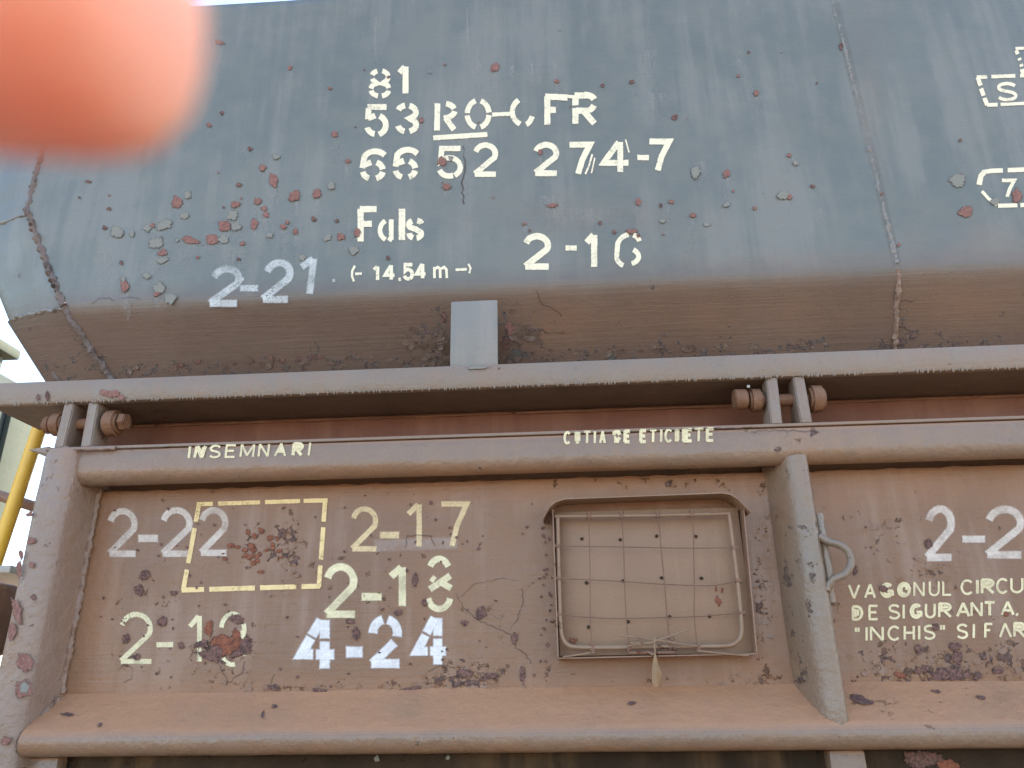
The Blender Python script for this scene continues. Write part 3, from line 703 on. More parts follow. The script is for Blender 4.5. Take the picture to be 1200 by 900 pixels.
# rib
def make_rib():
    rp = [(.535, 2.01), (.541, 1.99), (.549, 1.963), (.558, 1.935), (.567, 1.914), (.577, 1.900), (.588, 1.892), (.600, 1.8885), (.610, 1.8895), (.618, 1.895), (.6225, 1.906), (.628, 1.95), (.640, 2.01)]
    return sweep_z('rib', M['rib'], W, rp, 1.508, 2.130, .015, .003, 12, 'upright rounded grey rib between two door panels')
rib = make_rib()
bead([Vector((.645, 1.993, 2.1)), Vector((.645, 1.993, 1.60))], .006, M['weld_brown'], rib, wander=.003)
bead([Vector((.575, 1.905, 1.53)), Vector((.60, 1.890, 1.512)), Vector((.62, 1.897, 1.515))], .004, M['rib'], rib)
# bent bar hook on the rib
hp = [on(955, 603, 1.905), on(975, 703, 1.905)]
tube('hook_plate', M['rib'], rib, lerp_pts([(.630, 1.915, 1.985), (.632, 1.912, 1.93), (.632, 1.912, 1.83), (.630, 1.915, 1.775)], .02), [.006]+[.011]*8+[.006]*3 if False else .010, 8, .5, 'narrow weld-on plate of the hook')
hk = [on(960, 628, 1.90), on(968, 634, 1.895), on(980, 637, 1.89), on(992, 643, 1.888), on(998, 655, 1.888), on(996, 667, 1.888), on(988, 675, 1.889), on(978, 678, 1.892), on(972, 684, 1.897), on(969, 692, 1.90)]
def smooth_pts(P, it=2):
    for _ in range(it):
        Q = [P[0]]
        for a, b in zip(P[:-1], P[1:]): Q += [a.lerp(b, .25), a.lerp(b, .75)]
        P = Q+[P[-1]]
    return P
tube('hook', M['rib'], rib, smooth_pts(hk), .0095, 12, .25, 'grey bent bar hook')
for dx in (1.9, 3.8): copy_tree(rib, dx, W)

# --- hinges
def disc(bm, x0, x1, y, z, r, seg=14, bev=.003, rot=0.):
    r_ = bmesh.ops.create_cone(bm, cap_ends=True, segments=seg, radius1=r, radius2=r*.97, depth=abs(x1-x0), matrix=Matrix.Translation(((x0+x1)/2, y, z)) @ Matrix.Rotation(rad(90), 4, 'Y') @ Matrix.Rotation(rot, 4, 'Z'))
    es = list({e for v in r_['verts'] for e in v.link_edges if len(e.link_faces) == 2 and any(len(f.verts) > 4 for f in e.link_faces)})
    bmesh.ops.bevel(bm, geom=es, offset=bev, segments=2, affect='EDGES')
def strap(bm, x0, x1, y, zt, zb, lean):
    b = len(bm.verts); r = bmesh.ops.create_cube(bm, size=1)
    for v in r['verts']:
        top = v.co.z > 0
        v.co = Vector(((x1 if v.co.x > 0 else x0)+(0 if top else lean), (y if v.co.y < 0 else y+(.05 if top else .085)), zt if top else zb))
    bmesh.ops.bevel(bm, geom=list({e for v in r['verts'] for e in v.link_edges}), offset=.003, segments=2, affect='EDGES')
def hinge(xc, label, flip):
    """two straps, a pin through them, knuckles outside"""
    bm = bmesh.new(); strap(bm, xc-.055, xc-.026, 1.905, 2.346, 2.216, -.004)
    h = link('hinge', bm_mesh('hinge', bm), M['lug'], W, label)
    bm = bmesh.new(); strap(bm, xc+.014, xc+.043, 1.905, 2.346, 2.216, .002)
    link('lug', bm_mesh('lug', bm), M['lug'], h)
    bm = bmesh.new(); disc(bm, xc-.13, xc+.10, 1.945, 2.295, .0165, 16)
    link('pin', bm_mesh('pin', bm), M['rusty'], h)
    bm = bmesh.new(); disc(bm, xc-.098, xc-.064, 1.94, 2.295, .033 if not flip else .031, 16, .006)
    link('knuckle', bm_mesh('knuckle', bm), M['rusty'], h)
    bm = bmesh.new(); disc(bm, xc+.055, xc+.094, 1.94, 2.293, .037, 16, .007)
    link('knuckle', bm_mesh('knuckle', bm), M['rusty'], h)
    bm = bmesh.new()
    if flip: disc(bm, xc-.138, xc-.104, 1.935, 2.297, .028, 18, .003)
    else: disc(bm, xc+.098, xc+.118, 1.935, 2.295, .025, 6, .003, .3)
    link('bolt_head', bm_mesh('bolt_head', bm), M['rusty'], h)
    if flip:
        bm = bmesh.new(); bmesh.ops.create_uvsphere(bm, u_segments=10, v_segments=8, radius=.0045, matrix=Matrix.Translation(on(877, 453, 1.909)))
        link('cotter_hole_dot', bm_mesh('cotter_hole_dot', bm), M['palesteel'], h)  # pale bead added for the bright dot of the cotter hole
    else:
        bm = bmesh.new(); disc(bm, xc-.118, xc-.100, 1.94, 2.295, .026, 14, .003)
        link('nut', bm_mesh('nut', bm), M['rusty'], h)
    return h
hinge(-1.30, 'rusty bolted hinge at the left end of the door', False)
h2 = hinge(.605, 'rusty bolted hinge above the rib', True)
for dx in (1.9, 3.8): copy_tree(h2, dx, W)

# --- label holder (open tray with a sprung wire frame)
x0, x1, zb, zt = -.018, .457, 1.662, 2.02
lh = box('label_holder', M['plate'], W, x0+.004, x1-.004, 1.978, 1.992, zb+.006, zt, .001, 'beige backed label holder tray with wire grid')
sk_ = .012
def wall(name, pa, pb, t=.0028):
    """thin sheet wall from pa to pb in x,z standing off the door"""
    d = Vector((pb[0]-pa[0], 0, pb[1]-pa[1])).normalized(); nrm = Vector((-d.z, 0, d.x))*t/2
    vs = []
    for y in (1.938, 1.998):
        for p in (pa, pb):
            for s in (1, -1): vs.append(Vector((p[0], y, p[1]))+nrm*s)
    fs = [(0, 1, 3, 2), (4, 6, 7, 5), (0, 2, 6, 4), (1, 5, 7, 3), (0, 4, 5, 1), (2, 3, 7, 6)]
    bm = bmesh.new(); bm.from_mesh(mesh('t', vs, fs)); return link(name, bm_mesh(name, bm), M['tray'], lh)
wall('side_wall', (x0, zb), (x0-.001, zt)); wall('side_wall', (x1-.010, zb+.003), (x1+.002, zt)); wall('bottom_wall', (x0-.001, zb), (x1-.008, zb+.003))
hoodp = [(-.044, 1.992), (-.036, 2.006), (-.026, 2.022), (-.010, 2.034), (.012, 2.040), (.10, 2.041), (.2, 2.042), (.3, 2.043), (.405, 2.044), (.425, 2.040), (.442, 2.028), (.456, 2.010), (.470, 1.994)]
vs, fs = [], []
for (x, z) in hoodp:
    for (y, dz) in ((1.915, -.0012), (1.915, .0012), (2.0, .0052), (2.0, .0028)): vs.append((x, y, z+dz))
n = 4
for i in range(len(hoodp)-1):
    for k in range(4): fs.append((i*4+k, i*4+(k+1) % 4, (i+1)*4+(k+1) % 4, (i+1)*4+k))
fs += [(0, 1, 2, 3), tuple(len(vs)-4+k for k in (3, 2, 1, 0))]
bm = bmesh.new(); bm.from_mesh(mesh('t', vs, fs)); link('hood', bm_mesh('hood', bm), M['plate'], lh, 'curved sheet hood over the label holder')
def c6(x, y, Y=1.948): return on(630+x/3.748, 570+y/3.75, Y)
loop = [c6(75, 132), c6(220, 131), c6(520, 128), c6(845, 120)]
tube('frame_rod', M['rod'], lh, lerp_pts(loop, .02), .0047, 10, .08)
loop = [c6(88, 138), c6(92, 350), c6(98, 560), c6(102, 640), c6(112, 675), c6(130, 698), c6(160, 708), c6(300, 709), c6(520, 704), c6(800, 703), c6(850, 700), c6(880, 682), c6(895, 655), c6(898, 610), c6(880, 430), c6(860, 270), c6(842, 125)]
tube('frame_rod', M['rod'], lh, smooth_pts(loop, 1), .0052, 10, .08, 'bent rod of the sprung frame')
for pts in ([(88, 263), (380, 266), (540, 270), (690, 272), (862, 269)], [(88, 406), (240, 410), (380, 418), (540, 430), (780, 440), (880, 413)], [(92, 563), (240, 578), (390, 581), (560, 576), (690, 574), (895, 556)]):
    tube('wire', M['wire'], lh, smooth_pts([c6(*p, 1.945) for p in pts], 2), .0013, 6)
for pts in ([(225, 120), (228, 270), (232, 430), (231, 600), (240, 712)], [(367, 118), (378, 250), (382, 420), (388, 580), (403, 712)], [(527, 115), (535, 180), (545, 300), (558, 430), (570, 600), (584, 710)], [(676, 112), (686, 200), (685, 330), (690, 430), (686, 580), (704, 710)]):
    tube('wire', M['wire'], lh, smooth_pts([c6(*p, 1.944) for p in pts], 2), .0013, 6)
    for e in (pts[0], pts[-1]):
        q = c6(e[0], e[1]+8 if e is pts[0] else e[1]-4)
        tube('wire_wrap', M['wire'], lh, [q+Vector((0, 0, .008)), q, q-Vector((0, 0, .008))], .0066, 8, .4)
for pts in ((88, 263), (88, 406), (92, 563), (862, 269), (880, 413), (897, 556)):
    q = c6(*pts); tube('wire_wrap', M['wire'], lh, [q-Vector((.007, 0, 0)), q, q+Vector((.007, 0, 0))], .0066, 8, .4)
for p in ((195, 230), (363, 233), (523, 218), (695, 220), (215, 423), (375, 415), (545, 402), (720, 403), (224, 618), (397, 595), (581, 573), (756, 570)):
    q = c6(*p, 1.976); bm = bmesh.new(); bmesh.ops.create_uvsphere(bm, u_segments=10, v_segments=6, radius=1, matrix=Matrix.Translation(q) @ Matrix.Diagonal((.0042, .004, .0042, 1)))
    for v in bm.verts: v.co += (v.co-q)*noise.noise(v.co*300)*.4
    link('rivet', bm_mesh('rivet', bm), M['dark'], lh)
SL = Surf(lambda px, py: on(px, py, 1.978), (0, -1, 0))
chips([(839, 690, 2, 4, 'r'), (846, 692, 2, 5, 'r'), (842, 704, 4, 7, 'r'), (672, 751, 7, 4, 'r')], SL, lh, .001, 'chips_door', .8)
# rod latch and the twisted wire at the bottom of the holder
tube('latch_rod', M['wire'], lh, [c6(398, 716, 1.94), c6(400, 732, 1.938), c6(600, 729, 1.938), c6(606, 715, 1.94)], .004, 8, .3)
for pts in ([(360, 655), (500, 672), (700, 703)], [(665, 630), (600, 652), (500, 685), (408, 690)], [(700, 722), (850, 738), (930, 744)], [(110, 750), (180, 740), (250, 728)], [(395, 702), (500, 688), (520, 672)], [(515, 660), (512, 700), (518, 735)], [(480, 725), (505, 740), (516, 730)]):
    tube('tie_wire', M['rod'], lh, [c6(*p, 1.932) for p in pts], .0021, 6, .1)
# tag hanging on that wire: a thing of its own
tg = [(515, 728), (508, 760), (503, 800), (502, 860), (512, 878), (528, 880), (536, 868), (548, 828), (535, 790), (522, 745)]
vs = []; fs = []
q0 = c6(522, 812, 1.925)
TB = c6(518, 878, 1.93)
for y, k in ((0, 0), (.002, 1)):
    vs.append(q0+Vector((0, y-.006, 0)))
    for i, p in enumerate(tg): vs.append(c6(*p, 1.93)+Vector((0, y+(.006 if i in (6, 7, 8) else 0), 0)))
n = len(tg)
for i in range(n):
    j = (i+1) % n
    fs.append((0, 1+i, 1+j)); fs.append((n+1, n+2+j, n+2+i)); fs.append((1+i, n+2+i, n+2+j, 1+j))
T = mesh('hanging_tag', [v-TB for v in vs], fs)
T.materials.append(paint('faded brown tag', (.30, .185, .095), (.36, .23, .125), .7, .2))
to = D.objects.new('hanging_tag', T); COL.objects.link(to); to.location = TB
to['label'] = 'small faded brown tag hanging from twisted wire below the label holder'; to['category'] = 'tag'

# ------------------------------------------------------------------ writing
lettering([('8s', 432, 459, 81, 116, 5.2), ('1', 468, 480, 76, 113, 6.2)], 5.5, L['cream'], SU, side, 'cream stencilled number 81')
lettering([('5s', 427, 456, 123, 161), ('3s', 463, 491.5, 121, 158)], 6.2, L['cream'], SU, side, 'cream stencilled number 53')
lettering([('Rs', 508, 537, 119, 156, 6), ('Os', 545, 576, 116, 153, 5.6), ('Cs', 597, 627, 114, 151, 5.6), ('Fu', 635, 668, 111, 150, 6.4), ('Rf', 669, 701, 109.5, 149, 6.6)], 6, L['cream'], SU, side, 'cream stencilled letters RO-CFR with RO underlined',
          extra=[(5.2, [(508, 162.2), (571, 158.6)]), (4.2, [(577, 135.3), (597, 134.4)]), (3.4, [(660, 113.6), (676, 114.6)])])
lettering([('6s', 421.5, 452.5, 175, 213.5), ('6s', 460, 490.5, 173, 212), ('5', 512, 543.5, 172, 210, 5.6), ('2', 554, 584, 168, 208, 5.8), ('2', 624.5, 655.5, 167.5, 207), ('7', 664.5, 694.5, 167.5, 207.5), ('4', 704, 739, 165, 205.5), ('-', 747, 760, 183, 189, 5.6), ('7', 758, 787, 164, 203.5)], 6.2, L['cream'], SU, side, 'cream stencilled number 6652 274-7',
          extra=[(2, [(694, 182), (690, 196), (686, 205)]), (1.6, [(697, 186), (693, 204)]), (1.6, [(733, 165), (737, 180)])])
lettering([('F', 418, 444.5, 242.5, 286, 6.4), ('as', 442.5, 463.5, 255.5, 285, 5), ('l', 467.5, 475, 242, 285, 7), ('ss', 476, 497.5, 255.5, 282.5, 6)], 6, L['cream'], SU, side, 'cream stencilled word Fals')
lettering([('1', 438, 445.5, 311, 330, 3.6), ('4', 449.5, 464, 309.5, 329.5, 3.6), ('5', 472, 485.5, 308.5, 329, 3.8), ('4', 486.5, 500.5, 308, 328, 3.8), ('m', 507, 526, 312, 327.5, 2.8)], 3.4, L['cream'], SU, side, 'small cream length marking 14.54 m between arrows',
          extra=[(2.4, [(416, 312), (413, 318), (412.6, 324), (415, 330)]), (2.8, [(416.5, 321.3), (424, 320.8)]), (2.8, [(534, 316.5), (547, 315.8)]), (3.6, [(467.2, 327.6), (469.8, 327.5)]), (2.2, [(549, 309.5), (551.5, 314.5), (550, 320.5)])])
lettering([('2', 612.5, 646, 274, 316), ('-', 663, 675.5, 288, 294, 5.4), ('1', 687, 702, 273, 316, 6.6), ('6', 719.5, 752, 273, 315, 5.2)], 6.6, L['cream'], SU, side, 'cream stencilled number 2-16')
lettering([('2', 243, 280, 312, 359, 6.6), ('-', 282, 301.5, 334, 342, 6.2), ('2', 305, 340, 305, 354.5, 6.8), ('1', 349, 371, 301, 347, 6.4)], 7, L['white'], SU, side, 'worn white number 2-21', skew=.12,
          extra=[(3, [(390, 329), (392.5, 328.8)]), (3, [(284, 327.5), (286, 327)])])
lettering([('S', 1167, 1192, 97, 119.5, 3.6)], 3.6, L['cream'], SU, side2, 'white stencilled S in a slanted dashed box',
          extra=[(3.8, [(1144, 91.5), (1156, 91)]), (3.8, [(1161, 90.8), (1189, 89.7)]), (3.8, [(1195, 89.4), (1225, 88.2)]), (4.6, [(1145, 92), (1148.5, 101)]), (4.6, [(1149, 105), (1152, 113)]), (4.6, [(1153, 116), (1156, 124)]), (3.8, [(1156, 124), (1168, 123.6)]), (3.4, [(1172, 123.4), (1205, 121.8)]), (3, [(1206, 121.6), (1226, 120.5)]),
                 (3, [(1189.5, 57.6), (1199, 57.3)]), (3, [(1204, 57), (1226, 56)]), (4, [(1190.5, 60), (1192, 64)]), (4, [(1193.8, 69), (1194.8, 71)]), (4, [(1196, 76), (1197, 78.5)]), (5, [(1197.5, 82), (1199, 88)])])
lettering([('7', 1172.5, 1190.5, 209.5, 232.5, 3.8)], 3.8, L['cream'], SU, side2, 'white stencilled 7 in a rounded dashed box',
          extra=[(4.6, [(1153, 201.5), (1160, 200.3), (1175, 199.8)]), (4.6, [(1181, 199.6), (1226, 198)]), (5.6, [(1154, 201), (1149.5, 206), (1147.5, 216)]), (3.4, [(1151, 224), (1158, 232), (1168, 240)]), (4.4, [(1170, 241), (1192, 240.5)]), (4.4, [(1196, 240.4), (1226, 239)])])
b = lambda x: 500+(228-(x-130)*20/850)/6
t = lambda x: 500+(135-(x-130)*25/840)/6
def line6(spec, tf, bf, kx, ox, dy=(0, 0)):
    return [(g, ox+a/kx, ox+c/kx, tf((a+c)/2), bf((a+c)/2))+tuple(r) for (g, a, c, *r) in spec]
lettering(line6([('I', 118, 140, 2.4), ('Nf', 160, 247, 2.8), ('S', 268, 352), ('E', 378, 456), ('M', 485, 588), ('N', 612, 692), ('Af', 728, 812), ('Rx', 848, 930, 3.2), ('I', 962, 982)], t, b, 6, 200), 2.1, L['thin'], ST, rail, 'cream stencilled word INSEMNARI', skew=.12, eps=.0022)
b2 = lambda x: 490+(177-(x-140)*17/960)/5.714
t2 = lambda x: 490+(90-(x-140)*25/960)/5.714
lettering(line6([('C', 116, 163), ('Uf', 183, 235), ('T', 246, 300), ('I', 317, 333), ('Af', 355, 398), ('Db', 443, 502, 3.4), ('E', 517, 566, 3.4), ('E', 622, 674, 3.2), ('T', 688, 742), ('I', 762, 776), ('C', 790, 844), ('Hf', 858, 890), ('Ef', 906, 980, 3.2), ('T', 985, 1055), ('E', 1066, 1125, 3)], t2, b2, 5.714, 640), 2.3, L['thin'], ST, rail, 'cream stencilled words CUTIA DE ETICHETE', skew=.02, eps=.0022)
# door panel, left
lettering([('2', 126, 161.5, 596, 652), ('-', 163, 184.5, 627, 635, 7), ('2', 188, 226, 595, 652), ('2', 233, 268, 595, 651)], 6.2, L['pinkwhite'], SD, dp, 'white sprayed number 2-22')
dash = []
def dashed(w_, p, q, parts):
    p, q = Vector(p), Vector(q)
    for a, c in parts: dash.append((w_, [tuple(p.lerp(q, a)), tuple(p.lerp(q, c))]))
dashed(4.4, (231, 591), (384, 586.5), [(0, .12), (.165, .485), (.525, .79), (.82, 1)])
dashed(4.8, (233.5, 591), (214.5, 692), [(0, .20), (.28, .68), (.76, 1)])
dashed(5.2, (213, 691.5), (375, 687), [(0, .16), (.20, .53), (.57, .83), (.87, 1)])
dashed(4.8, (381.5, 587), (374, 688), [(0, .24), (.31, .68), (.75, 1)])
lettering([], 5, L['yellow'], SD, dp, 'pale yellow dashed rectangle', extra=dash)
lettering([('2', 411, 443.5, 594, 646), ('-', 446, 467, 623.5, 631, 6.4), ('1', 478, 499.5, 589, 642.6), ('7', 515, 549.5, 588, 641.5)], 5.2, L['yellow2'], SD, dp, 'pale yellow sprayed number 2-17')
lettering([('2', 380, 419, 661, 723.5), ('-', 425, 446.5, 695, 704, 7.4), ('1', 458, 480, 662, 713), ('8b', 498, 531.5, 652, 717, 6.2)], 7, L['cream2'], SD, dp, 'cream sprayed number 2-18')
lettering([('4s', 348, 395.5, 723, 787, 9.5), ('-', 407, 424, 758.5, 769.5, 10.5), ('2s', 432, 471.5, 722, 782), ('4s', 484, 526, 721, 782)], 8.6, L['bright'], SD, dp, 'bright white stencilled number 4-24')
lettering([('2', 140, 179.5, 717.5, 777.5, 4.8), ('-', 184, 202.5, 752, 759, 5), ('1', 222, 241, 720, 777, 4.6), ('9', 256, 290, 717, 781, 4.4)], 4.8, L['cream2'], SD, dp, 'cream number 2-19 broken by rust')
lettering([], 5, L['over'], SD, dp, 'faint white overspray', extra=[(11, [(440, 640), (470, 638.5), (535, 636)])], eps=.0009)
# door panel, right
lettering([('2', 1083, 1117.5, 593, 657), ('-', 1128, 1153, 628, 636, 6.6), ('2', 1153, 1199, 593.5, 654)], 7.2, L['pinkwhite'], SD, dp2, 'white sprayed number 2-2', skew=.02)
def row(spec, x0, x1, ta, tb, ba, bb):
    f = lambda a, b_, x: a+(b_-a)*(x-x0)/(x1-x0)
    return [(g, a, c, f(ta, tb, (a+c)/2), f(ba, bb, (a+c)/2))+tuple(r) for (g, a, c, *r) in spec]
lettering(row([('V', 994, 1008), ('A', 1013, 1026.5), ('Gf', 1031.5, 1047.5, 2.8), ('Of', 1051.5, 1067, 3), ('N', 1070, 1083.5, 2), ('U', 1088, 1101, 2), ('L', 1103.5, 1115, 2), ('C', 1125, 1140), ('I', 1142.5, 1147, 3), ('Rx', 1148, 1165, 2.8), ('C', 1166.5, 1181), ('U', 1183, 1199)], 1000, 1200, 684.5, 676.5, 702, 695), 2.3, L['thin'], SD, dp2, 'cream wording VAGONUL CIRCU', skew=.0)
lettering(row([('Df', 998, 1012, 2.6), ('E', 1017.5, 1029.5), ('S', 1041, 1055), ('I', 1057, 1061), ('Gf', 1066, 1081), ('U', 1083.5, 1096.5), ('Rx', 1098.5, 1115), ('A', 1120, 1136, 2.6), ('N', 1136.5, 1151), ('T', 1152, 1166, 2.8), ('A', 1172, 1188, 2.6), (',', 1189, 1193)], 1000, 1200, 709.5, 703.5, 727.5, 721), 2.3, L['thin'], SD, dp2, 'cream wording DE SIGURANTA')
lettering(row([('"', 1001, 1008.5), ('I', 1014, 1017.5), ('N', 1019.5, 1036), ('C', 1040, 1055), ('H', 1058.5, 1072.5), ('I', 1075, 1079), ('S', 1082, 1096), ('"', 1100, 1108), ('S', 1120.5, 1134), ('I', 1138.5, 1142.5), ('F', 1152, 1163), ('An', 1170, 1185), ('Rx', 1186, 1201, 2.6)], 1000, 1200, 734.5, 729, 752, 747), 2.3, L['thin'], SD, dp2, 'cream wording INCHIS SI FAR')

lettering([], 9, L['band'], SU, side2, 'beige wash', extra=[(9, [(979, 5), (1001, 100), (1027, 205), (1052, 312)])], eps=.0007)
# ------------------------------------------------------------------ wear
up = [(208, 237, 8, 9, 'r'), (220, 229, 5, 6, 'g'), (216, 253, 7, 5, 'g'), (193, 264, 12, 8, 'g'), (173, 268, 6, 5, 'g'), (179, 264, 4, 3, 'r'), (184, 286, 11, 9, 'g'), (191, 297, 8, 5, 'r'), (191, 306, 9, 4, 'g'), (223, 282, 12, 5, 'r'), (275, 240, 7, 6, 'r'), (273, 252, 9, 7, 'g'), (263, 265, 10, 8, 'r'), (277, 266, 8, 6, 'g'), (249, 281, 9, 8, 'r'), (262, 281, 8, 7, 'g'), (298, 263, 5, 8, 'r'), (312, 252, 5, 4, 'r'), (310, 245, 4, 4, 'r'), (302, 236, 5, 5, 'r'), (320, 211, 6, 11, 'r'), (308, 197, 5, 5, 'r'), (324, 184, 6, 4, 'g'), (345, 231, 9, 9, 'r'), (371, 227, 6, 8, 'r'), (389, 218, 6, 6, 'g'), (332, 266, 5, 4, 'r'), (337, 261, 3, 3, 'r'), (346, 272, 4, 4, 'r'), (317, 276, 5, 4, 'g'), (285, 286, 4, 3, 'r'), (138, 272, 9, 8, 'g'), (155, 274, 4, 5, 'g'), (123, 267, 3, 3, 'd'), (146, 334, 6, 10, 'r'), (145, 328, 4, 4, 'g'), (173, 324, 6, 4, 'g'), (187, 338, 8, 9, 'g'), (184, 345, 5, 3, 'r'), (200, 350, 10, 9, 'g'), (104, 213, 5, 2, 'd'), (354, 302, 5, 5, 'g'), (384, 279, 6, 6, 'g'), (399, 278, 4, 6, 'r'), (257, 50, 8, 3, 'r'), (340, 80, 4, 3, 'r'), (245, 147, 4, 3, 'r'), (165, 165, 6, 4, 'r'), (172, 158, 4, 2, 'r'), (393, 158, 5, 5, 'r'), (260, 133, 3, 3, 'd'), (387, 104, 3, 2, 'r'), (280, 217, 4, 3, 'd'), (208, 282, 3, 3, 'g'),
 (579, 80, 7, 7, 'r'), (518, 190, 7, 7, 'r'), (528, 186, 4, 4, 'g'), (524, 220, 7, 5, 'r'), (633, 180, 4, 4, 'r'), (740, 272, 8, 4, 'r'), (419, 274, 5, 6, 'r'), (415, 294, 8, 6, 'g'), (402, 278, 3, 4, 'r'), (647, 242, 7, 3, 'r'), (615, 263, 4, 2, 'r'), (748, 238, 4, 5, 'r'), (786, 238, 4, 3, 'r'), (774, 242, 3, 3, 'd'), (776, 260, 5, 3, 'g'), (851, 205, 6, 6, 'r'), (886, 110, 4, 4, 'r'), (918, 230, 9, 6, 'g'), (925, 232, 4, 4, 'r'), (884, 245, 3, 3, 'r'), (811, 254, 5, 3, 'r'), (924, 183, 4, 3, 'r'), (952, 219, 4, 2, 'd'), (932, 192, 4, 4, 'g'), (815, 203, 7, 9, 'g'), (851, 241, 6, 4, 'g'), (828, 264, 5, 3, 'g'), (791, 139, 5, 5, 'd'), (740, 97, 4, 3, 'd'), (652, 96, 4, 3, 'r'), (706, 101, 3, 3, 'd'), (408, 190, 4, 4, 'r'), (703, 262, 3, 3, 'd'), (720, 273, 3, 3, 'd'), (877, 62, 2, 2, 'd'), (865, 90, 3, 2, 'r'), (395, 260, 3, 3, 'd'), (455, 303, 4, 3, 'd'), (494, 142, 4, 4, 'r'), (748, 277, 3, 3, 'd'), (293, 175, 3, 3, 'd'), (368, 257, 4, 4, 'd'), (280, 304, 3, 2, 'd'), (128, 245, 4, 2, 'd'), (232, 302, 3, 2, 'r'), (142, 308, 3, 3, 'd')]
for _ in range(26): up.append((random.uniform(90, 960), random.uniform(20, 300), random.uniform(1, 2.2), random.uniform(1, 2), random.choice('drg')))
chips(up, SU, side, k=.76)
chips([(1132, 248, 9, 6, 'r'), (1122, 211, 9, 8, 'g'), (1191, 230, 5, 8, 'r'), (1125, 165, 2, 2, 'd'), (1166, 236, 5, 4, 'g'), (1033, 228, 2, 2, 'd'), (1053, 287, 2, 2, 'r'), (985, 55, 2, 4, 'd')], SU, side2)
st = [(x+random.uniform(-2, 2), y+ry*.6, rx*.55+1, random.uniform(14, 48)) for (x, y, rx, ry, t_) in up if t_ == 'r' and rx > 3.5]
st += [(246, 40, 2, 60), (252, 55, 2, 45), (318, 225, 3, 55), (308, 205, 2, 30), (286, 175, 2, 30), (333, 280, 3, 30), (625, 75, 6, 40), (600, 78, 3, 25), (650, 75, 4, 30), (760, 60, 9, 50), (820, 190, 8, 40), (770, 110, 12, 40), (866, 70, 4, 25), (545, 160, 4, 110), (560, 60, 4, 100), (440, 20, 3, 90), (548, 10, 3, 120), (175, 300, 12, 45), (215, 295, 8, 40), (270, 290, 10, 50), (120, 295, 9, 50), (960, 245, 4, 30), (640, 230, 22, 30), (690, 245, 30, 28)]
streaks(st, SU, side)
cracks([(2.2, [(543, 172), (545, 195), (541, 215), (544, 240)]), (1., [(108, 356), (116, 350), (128, 349), (134, 353)]), (.9, [(140, 351), (152, 348), (164, 351)])], SU, side)
# sloped sheet: flaking along the bottom edge and beside the bracket
def edge_y(x): return 441-.0375*(x-128)
def low(x, y, p): return .55*math.exp(-((edge_y(x)-y)/11)**2)+.18*math.exp(-((edge_y(x)-y)/30)**2)
set_wear(slope, [(505, 405, 26, 26, .65), (516, 385, 8, 40, .5), (602, 392, 18, 36, .65), (635, 380, 20, 30, .3), (330, 420, 60, 8, .3), (150, 425, 40, 12, .3)], .0, low)
set_wear(slope2, [(1050, 365, 14, 40, .5), (1090, 400, 40, 8, .3)], .0, low)
set_wear(ends, [(75, 430, 30, 18, .6), (40, 380, 12, 12, .5)], .1)
set_wear(side, [(300, 352, 250, 6, .25), (230, 280, 110, 40, .12), (660, 245, 90, 12, .12), (790, 130, 40, 30, .15)], -.15)
set_wear(side2, [(1010, 160, 14, 160, .2)], -.15)
chips([(x, y, 4, 2.5, 'd') for (x, y) in ((317, 419), (330, 422), (350, 421), (232, 424), (212, 428), (366, 418), (376, 418))]+[(598, 386, 4, 9, 'r'), (593, 402, 4, 8, 'd'), (520, 372, 3, 6, 'd')], SS, slope, .0015)
fl = [(random.uniform(130, 985), 0, random.uniform(2.5, 6)) for _ in range(60)]
fl = [(x, edge_y(x)-random.uniform(3, 12), r) for (x, _, r) in fl]+[(500+random.gauss(0, 15), 404+random.gauss(0, 9), random.uniform(3, 7)) for _ in range(26)]+[(612+random.gauss(0, 12), 395+random.gauss(0, 14), random.uniform(3, 7)) for _ in range(20)]
flakes(fl, SS, slope, M['slope'])
cracks([(1.3, wiggle(628, 340, 1.5, 45)), (1.4, wiggle(635, 385, 1.4, 30))], SS, slope)
cracks([(1.5, wiggle(1050, 345, 1.6, 25)), (1.5, wiggle(1047, 368, 1.7, 30))], SS, slope2)
# door
dc = [(270, 758, 22, 9, 'r'), (262, 750, 12, 7, 'r'), (252, 764, 12, 6, 'd'), (288, 755, 8, 10, 'd'), (277, 748, 6, 12, 'r'), (245, 736, 5, 9, 'r'), (248, 770, 14, 5, 'd'), (282, 765, 12, 5, 'd'), (237, 755, 8, 5, 'd'), (278, 726, 8, 5, 'd'), (148, 749, 4, 6, 'd'), (190, 728, 5, 6, 'd'), (170, 674, 7, 5, 'd'), (163, 691, 5, 6, 'd'), (204, 695, 4, 3, 'd'), (161, 770, 4, 4, 'd'), (213, 756, 4, 4, 'd'), (322, 806, 6, 4, 'd'), (563, 718, 5, 8, 'd'), (544, 730, 5, 3, 'd'), (418, 743, 4, 8, 'd'), (486, 680, 3, 8, 'd'), (573, 793, 12, 4, 'd'), (545, 789, 9, 5, 'd'), (590, 810, 16, 2, 'd'), (603, 748, 3, 6, 'd'), (612, 790, 3, 9, 'd'), (480, 808, 12, 3, 'd'), (375, 810, 8, 3, 'd'), (467, 718, 5, 4, 'd'), (410, 728, 4, 3, 'd'), (498, 706, 3, 4, 'd')]
dc += [(300+random.gauss(0, 16), 645+random.gauss(0, 10), random.uniform(2, 5), random.uniform(1.5, 4), 'r') for _ in range(26)]
dc += [(random.uniform(632, 646), random.uniform(600, 790), random.uniform(.8, 2.2), random.uniform(.8, 2.), 'd') for _ in range(32)]
dc += [(random.uniform(100, 640), random.uniform(570, 800), random.uniform(.8, 1.8), random.uniform(.8, 1.8), 'd') for _ in range(90)]
